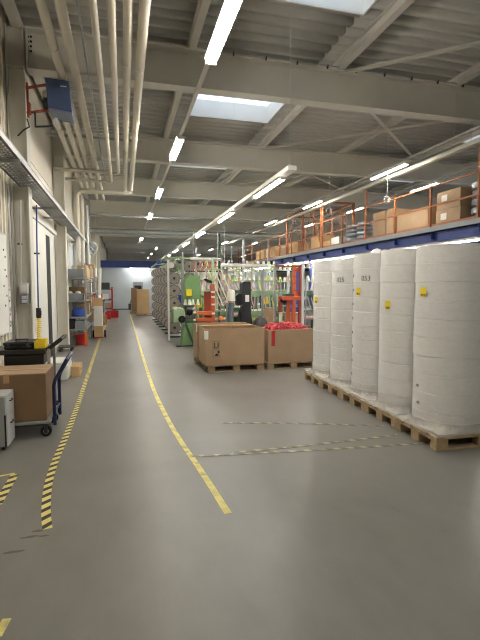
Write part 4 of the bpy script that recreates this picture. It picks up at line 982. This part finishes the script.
# pale posts and overhead tubes
for x, yt, Y, n in ((196.5, 247, 14.3, 'left of the orange unit, tall and thin'), (275.3, 264, 12.6, 'rising behind the red webbing carton'), (303.2, 262, 11.9, 'beside the orange lift, close to the roll stacks'), (262.8, 270, 13.4, 'behind the dark yarn drum'), (183.6, 252, 14.75, 'rising behind the switch box of the green winding machine'), (243.6, 240, 13.95, 'tall, rising directly above the black machine'), (219.5, 234, 14.3, 'dark green and tallest, at the end of the winding machine tube')):
    p = at(x, 300, Y); zt_ = at(x, yt, Y).z
    t = thing('steel_post', 'pale steel post ' + n.replace('left of', 'next to'), 'post', (p.x, Y, 0), 'pale posts among the machines')
    part('shaft', B().box(p.x-.03, Y, .015, p.x+.03, Y+.06, zt_), {303.2: m_lgrey, 219.5: m_dgreen, 243.6: m_lgrey}.get(x, m_galv), t); part('base_plate', B().box(p.x-.09, Y-.06, 0, p.x+.09, Y+.12, .015), m_dgrey, t)
for x0, x1, y, Y, r, n in ((190, 221, 259.2, 14.15, .05, 'above the green winding machine'), (221, 271, 265.6, 13.7, .06, 'above the black machine'), (219, 235, 270.8, 14.95, .05, 'short, behind the white canister')):
    p, q = at(x0, y, Y), at(x1, y, Y); p.z = q.z = (p.z+q.z)/2
    t = thing('overhead_tube', 'white overhead lamp tube ' + n, 'tube', tuple(p), 'white tubes over the machines')
    part('housing', B().tube([tuple(p), tuple(q)], r, 12), m_white, t); 
    part('hanger', B().box(p.x+.1, Y-.01, p.z+r, p.x+.12, Y+.01, p.z+r+1.2 if x1 > 230 and x0 > 219.5 else p.z+r+.8).box(q.x-.12, Y-.01, p.z+r, q.x-.1, Y+.01, p.z+r+.8), m_lgrey, t)
# looms, three paint variants
def loom(loc, body, accent, yarn, label, rnd):
    x, y, _ = loc; t = thing('loom', label, 'machine', loc, 'narrow fabric looms')
    for s in (-.55, .47): part('side_frame', B().prism([(x+s, y-.35, 0), (x+s, y+.45, 0), (x+s, y+.38, 1.1), (x+s, y+.1, 1.5), (x+s, y-.1, 1.5), (x+s, y-.3, .95)], (.08, 0, 0)), body, t, .01)
    part('cross_beam', B().box(x-.5, y-.3, .75, x+.5, y-.18, .92).box(x-.5, y+.1, .3, x+.5, y+.25, .5), body, t, .01)
    part('head', B().box(x-.4, y-.1, 1.4, x+.4, y+.15, 1.62), body, t, .02)
    part('warp_beam', B().tube([(x-.46, y+.25, .75), (x+.46, y+.25, .75)], .2, 16), m_cone, t)
    part('cloth_roll', B().tube([(x-.46, y-.3, .62), (x+.46, y-.3, .62)], .08, 14), yarn, t)
    part('motor', B().tube([(x+.5, y+.1, .35), (x+.85, y+.1, .35)], .14, 14).box(x+.55, y, .02, x+.8, y+.2, .22), m_dgrey, t)
    part('control_box', B().box(x-.78, y-.28, 1.05, x-.56, y-.1, 1.4), accent, t, .01)
    for s in (-.5, .5): part('mast', B().box(x+s-.03, y+.15, 1.45, x+s+.03, y+.21, 2.5), m_lgrey, t)
    for z in (1.95, 2.45): part('yarn_rail', B().box(x-.62, y+.13, z, x+.62, y+.2, z+.04), m_lgreen, t)
    for k in range(6):
        xx = x-.5+.2*k
        for z in (1.99, 2.49):
            m = (m_cone, m_lime, yarn, m_cone)[rnd.randrange(4)]
            part('yarn_cone', B().lathe([(.02, 0), (.075, .0), (.04, .18), (.015, .18)], (xx, y+.165, z), 10), m, t)
        b = B(); b.bar((xx, y+.14, 2.0), (xx*.6+x*.4, y-.1, 1.62), .035, .006, (0,1,0)); b.bar((xx*.6+x*.4, y-.12, 1.4), (xx*.8+x*.2, y-.25, .93), .035, .006, (0,1,0)); part('warp_strip', b, (m_pink, m_grey, yarn)[k % 3], t)
        part('heddle', B().box(xx-.015, y-.14, 1.0, xx+.015, y-.1, 1.45), (m_dgrey, m_galv)[k % 2], t)
    return t
rnd = random.Random(11)
LO = [loom((3.15, 15.2, 0), m_green, m_yellow, m_pink, 'green loom with yellow box, close behind the green winding machine', rnd),
      loom((4.8, 15.1, 0), m_lgreen, m_dgrey, m_lime, 'pale green loom with lime yarn, behind the black machine', rnd),
      loom((6.45, 15.4, 0), m_dgreen, m_bluebin, m_pink, 'dark green loom with blue box, behind the orange lift', rnd)]
col_n = ['creel side', 'middle', 'mezzanine side']
for r, y in enumerate((17.6, 20.2, 22.8, 25.6)):
    for c in range(3):
        k = (r+c+1) % 3; x = (3.15, 4.8, 6.45)[c]
        dup(LO[k], (x, y+.15*c, 0), '%s loom in the %s row back, %s' % (('green', 'pale green', 'dark green')[k], ORD[r+1], col_n[c]))
# slanting yarn sheet creel
t = thing('yarn_sheet_frame', 'slanting sheet of pink and white yarns behind the orange unit', 'yarn frame', (2.8, 13.9, 0))
for i in range(7):
    p, q = at(205+3.2*i, 270, 14.0), at(220+3.2*i, 306, 13.7)
    part('yarn_strip', B().bar(tuple(p), tuple(q), .035, .01, (0, 1, 0)), (m_pink, m_cone, m_pink, m_cone, m_pink, m_cone, m_pink)[i], t)
for x in (206, 226): part('post', pxbox(B(), x, 269, x+1.6, 339, 14.0, .05), m_galv, t)
part('top_bar', pxbox(B(), 205, 268.6, 228, 270.4, 14.0, .06), m_lgreen, t)
t = thing('lattice_frame', 'orange pink lattice frame above the green winding machine', 'yarn frame', (2.2, 14.5, 0))
b = B()
for i in range(5):
    p, q = at(192+5*i, 271, 14.6), at(197+5*i, 262, 14.6); b.bar(tuple(p), tuple(q), .05, .02, (0,1,0)); p, q = at(197+5*i, 271, 14.63), at(194+5*i, 262, 14.63); b.bar(tuple(p), tuple(q), .03, .02, (0,1,0))
part('lattice', b, mat('salmon_lattice', (216,136,112), .6), t); part('top_rail', pxbox(B(), 189, 270.5, 221, 272, 14.6, .06), m_dgrey, t)
for x in (190, 219.5): part('post', pxbox(B(), x, 262, x+1.6, 339, 14.6, .05), m_galv, t)
# orange lift
t = thing('mast_lift', 'red orange mast lift with platform behind the red webbing carton', 'lift', (4.3, 12.5, 0))
for x0, x1 in ((293, 295.4), (299.6, 302.6)): part('mast', pxbox(B(), x0, 266, x1, 349, 12.5, .1), m_orange2 if x0 < 295 else m_rust, t, .004)
part('mast_panel', pxbox(B(), 295.4, 268, 299.6, 299, 12.55, .05), mat('red_orange_panel', (202,74,42), .5), t)
part('chain_cover', pxbox(B(), 296.4, 272, 298.6, 292, 12.5, .06), mat('violet_blue', (92,96,178), .5), t)
part('cross_head', pxbox(B(), 277.8, 265, 301.5, 267, 12.5, .1), m_rust, t)
part('platform', pxbox(B(), 284.5, 296.3, 301, 300.2, 12.1, .5), m_orange2, t, .006)
part('load', pxbox(B(), 286, 293.8, 294, 296.2, 12.15, .3), m_dgrey, t)
part('carriage_arm', pxbox(B(), 279.3, 297, 282.6, 312, 12.4, .1), m_rust, t); part('carriage_bar', pxbox(B(), 279, 298, 286, 301, 12.35, .1), m_orange2, t)
part('arm_tip', pxbox(B(), 279.6, 312, 282.4, 322, 12.42, .08), m_cone, t)
part('column', pxbox(B(), 287.2, 300, 290.2, 349, 12.3, .1), m_orange2, t, .004)
part('bracket', pxprism(B(), [(280, 300), (284, 297), (287, 303), (284, 304)], 12.3, .06), m_black, t)
for y in (270, 276, 283, 290): part('rung', pxbox(B(), 293, y, 302.6, y+.8, 12.48, .03), m_rust, t)
# things standing under the mezzanine
boxy(*(lambda p, q: (p.x, 14.1, q.z, q.x, 14.6, p.z))(at(268.8, 308, 14.1), at(275, 340.5, 14.1)), m_card, 'brown carton standing behind the dark yarn drum', tape_=False, grp='cartons behind the red webbing')
for i, (x0, x1, y0, y1, Y, m, n, nm) in enumerate(((289.5, 300, 305, 312, 14.0, m_bluebin, 'blue plastic bin under the lift platform', 'plastic_bin'), (290, 302.5, 313, 325, 13.2, m_card, 'brown carton below the blue bin by the lift', 'carton'), (290, 301, 299.8, 304.5, 14.3, m_bluebin, 'upper blue plastic bin behind the lift mast', 'plastic_bin'))):
    p, q = at(x0, y0, Y), at(x1, y1, Y); boxy(p.x, Y, q.z, q.x, Y+.5, p.z, m, n, name=nm, cat='bin' if 'bin' in nm else 'carton', tape_=False)
t = thing('storage_rack', 'grey steel rack carrying blue bins behind the lift', 'rack', (4.9, 14, 0))
p, q = at(288, 304, 14.0), at(303, 304, 14.0)
for z in (at(295, 312.2, 14).z-.02, at(295, 304.7, 14.3).z-.02, .3): part('shelf_board', B().box(p.x-.3, 13.95, z-.03, q.x+.1, 14.6, z+.0), m_galv, t)
for x in (p.x-.3, q.x+.07):
    for y in (13.95, 14.56): part('upright', B().box(x, y, 0, x+.04, y+.04, 2.0), m_galv, t)
t = thing('mesh_cage', 'grey wire mesh cage trolley between the lift and the roll stacks', 'cage', (4.7, 12.9, 0))
p, q = at(303.8, 306, 12.9), at(311, 306, 12.9); b = B()
for i in range(7): x = p.x+(q.x-p.x)*i/6; b.box(x-.006, 12.9, .15, x+.006, 12.912, p.z)
for i in range(9): z = .15+(p.z-.15)*i/8; b.box(p.x, 12.895, z-.006, q.x, 12.907, z+.006)
part('mesh_panel', b, m_galv, t); part('base', B().box(p.x, 12.9, .1, q.x, 13.6, .15), m_dgrey, t)
for x in (p.x+.04, q.x-.04):
    for y in (12.94, 13.615): caster(t, x, y, .04, 'wheel')

# ------------------------------------------------------------------ mezzanine
ME, MZ, MY0, MY1, MXB = 7.4, 3.2, 3.0, 33.0, 14.0
struct('slab', B().box(ME+.02, MY0, MZ-.10, MXB, MY1, MZ), m_concrete, 'mezzanine deck', 'mezzanine')
struct('trim_2', B().box(ME-.03, MY0, MZ-.10, ME+.02, MY1, MZ+.03).box(ME-.03, MY0, MZ-.10, ME+.08, MY1, MZ-.09), m_grey, 'grey edge channel of the mezzanine', 'edge trim')
struct('beam', B().ibeam((ME+.16, MY0, MZ-.34), (ME+.16, MY1, MZ-.34), .235, .14), m_bluebeam, 'blue edge beam under the mezzanine', 'beam')
k = 0; y = MY0+.4
b = B()
while y < MY1:
    b.ibeam((ME+.05, y, MZ-.27), (MXB, y, MZ-.27), .165, .1); y += 1.55
struct('trim_3', b, m_bluebeam, 'row of blue joists under the mezzanine deck', 'joists')
for i, y in enumerate((5.9, 11.5, 17.1, 22.7, 28.3)):
    for j, x in enumerate((ME+.16, MXB-.3)):
        b = B(); b.box(x-.08, y-.08, 0, x-.06, y+.08, MZ-.34).box(x+.06, y-.08, 0, x+.08, y+.08, MZ-.34).box(x-.06, y-.01, 0, x+.06, y+.01, MZ-.34).box(x-.13, y-.13, 0, x+.13, y+.13, .02)
        struct('pillar', b, m_bluebeam, '%s blue mezzanine column of the %s row' % (ORD[i], ('front', 'back')[j]), 'column')
PYS = [6.55, 8.07, 9.62, 11.12, 12.68, 14.2, 15.8, 17.4, 19., 20.6, 22.2, 23.8, 25.4, 27., 28.6]
t = thing('railing', 'orange steel railing along the mezzanine edge', 'railing', (ME+.03, MY0, MZ))
for i, y in enumerate(PYS):
    tall = i in (1, 4, 6); part('post', B().box(ME+.005, y-.025, MZ+.03, ME+.055, y+.025, MZ+(1.58 if tall else 1.05)), m_rail, t)
for z in (.52, 1.0): part('hand_rail' if z > .9 else 'mid_rail', B().box(ME+.012, MY0, MZ+z, ME+.048, 29, MZ+z+.035), m_rail, t)
part('toe_plate', B().box(ME+.06, MY0, MZ, ME+.066, 29, MZ+.1), m_rail, t)
t = thing('pallet_gate', 'orange pallet gate frame with diagonal bars on the mezzanine', 'gate', (7.7, 17.5, MZ))
for x in (7.62, 9.0):
    for y in (16.3, 18.2, 20.1): part('post', B().box(x-.04, y-.04, MZ, x+.04, y+.04, MZ+1.9), m_rail, t)
for x in (7.62, 9.0):
    part('top_bar', B().box(x-.03, 16.3, MZ+1.85, x+.03, 20.1, MZ+1.92), m_rail, t)
    for (y0, y1) in ((16.3, 18.2), (18.2, 20.1)):
        part('diagonal_bar', B().bar((x, y0, MZ+.1), (x, (y0+y1)/2, MZ+1.85), .03, .03).bar((x, (y0+y1)/2, MZ+1.85), (x, y1, MZ+.1), .03, .03), m_rail, t)
for y in (16.3, 18.2, 20.1): part('cross_bar', B().box(7.62, y-.03, MZ+1.85, 9.0, y+.03, MZ+1.91), m_rail, t)
def mbox(x0, x1, yt, m, label, X=7.72, d=.7, z0=None, name='carton', cat='carton', grp='cartons on the mezzanine', **kw):
    a = atx(x1, 220, X); c = atx(x0, 220, X); z1 = atx((x0+x1)/2, yt, X).z
    z0 = MZ+.002 if z0 is None else z0
    return boxy(X, a.y, z0, X+d, c.y, z1, m, label, name=name, cat=cat, grp=grp, **kw), z1
_, z1 = mbox(436, 460, 208.5, m_card, 'lower brown carton of the stacked pair behind the railing', lab='x')
_, z2 = mbox(436.5, 459.5, 190.5, m_card, 'upper brown carton of the stacked pair, with white labels', z0=z1+.003, lab='x')
mbox(397, 428, 210, m_card, 'long brown carton lying behind the mezzanine railing', tape_=True)
mbox(386.5, 393, 209, m_card, 'upright brown carton beside the long one on the mezzanine')
mbox(373, 385, 212, m_card, 'square brown carton past the silver coils on the mezzanine')
mbox(331.5, 339.5, 237, m_paper, 'small white carton on the mezzanine', tape_=False)
mbox(323, 330.5, 241, m_card3, 'small tan carton next to the white one on the mezzanine')
mbox(311.5, 319, 236, m_card3, 'taller tan carton on the mezzanine, farther along')
mbox(302, 309, 243, m_card, 'low brown carton behind the gate on the mezzanine', X=7.9)
mbox(289.5, 298, 243, m_card3, 'tan carton inside the gate frame on the mezzanine, near end', X=7.9)
mbox(279, 287, 246, m_card, 'brown carton inside the gate frame on the mezzanine, far end', X=7.9)
mbox(266, 275, 248, m_card3, 'tan carton past the gate frame on the mezzanine', X=7.9)
mbox(256, 264.5, 251, m_card3, 'farthest tan carton along the mezzanine railing', X=7.9)
def coil_stack(x, n, label, X=8.0, r=.3, h=.15):
    p = atx(x, 220, X); t = thing('coil_stack', label, 'coil stack', (X, p.y, MZ), 'stacks of silver coils on the mezzanine')
    for k in range(n):
        part('coil', B().lathe([(.1, 0), (r-.03, 0), (r, .03), (r, h-.04), (r-.03, h-.012), (.1, h-.012)], (X, p.y, MZ+.002+k*h), 24), m_silver, t)
    return t
coil_stack(355, 5, 'stack of silver coils on the mezzanine, farther of two'); coil_stack(366, 5, 'stack of silver coils on the mezzanine beside the square carton')
for i, (x, n) in enumerate(((485, 5),)): coil_stack(x, n, 'stack of silver coils at the near end of the mezzanine railing', X=8.05, r=.29, h=.19)
boxy(8.6, 7.4, MZ+.002, 9.5, 8.9, MZ+1.35, m_card2, 'big dark carton in plastic wrap at the back of the mezzanine', grp='cartons on the mezzanine', tape_=False)
for i, (x, y) in enumerate(((10.5, 9.), (10.6, 12.), (10.4, 15.), (10.6, 19.))): 
    boxy(x, y, MZ+.002, x+1.2, y+1., MZ+.8, (m_card, m_card2)[i % 2], '%s carton stack in the back row of the mezzanine' % ORD[i], grp='cartons on the mezzanine')
# hanging loops of cord
for i, (x, y, Y) in enumerate(((387, 196, 11.0), (329, 208, 13.0))):
    p = at(x, y, Y); t = thing('hanging_rope', 'white cord with a loop hanging from the roof %s' % ('near the first mezzanine cartons' if i == 0 else 'farther along the mezzanine'), 'cord', tuple(p), 'hanging cords')
    part('cord', B().tube([tuple(p), (p.x, p.y, ZD)], .006, 5), m_lgrey, t)
    part('loop', B().tube([(p.x+.09*math.sin(a), p.y, p.z-.1+.1*math.cos(a)) for a in [2*PI*j/14 for j in range(15)]], .012, 6), m_lgrey, t); part('plug', B().cbox((p.x+.06, p.y, p.z-.12), (.06, .05, .08)), m_cone, t)

# ------------------------------------------------------------------ daylight and view
w = bpy.data.worlds.new('sky'); S.world = w; w.use_nodes = True; nt = w.node_tree
bg = nt.nodes['Background']; bg.inputs[0].default_value = (.80, .89, 1., 1); bg.inputs[1].default_value = .36
S.view_settings.view_transform = 'Standard'; S.view_settings.look = 'None'; S.view_settings.gamma = 1; S.view_settings.use_curve_mapping = False
S.view_settings.exposure = 2.5
S.cycles.use_denoising = True; S.cycles.filter_width = 1.1; S.cycles.max_bounces = 8; S.cycles.diffuse_bounces = 5; S.cycles.transparent_max_bounces = 12; S.cycles.sample_clamp_indirect = 4; S.cycles.caustics_reflective = False
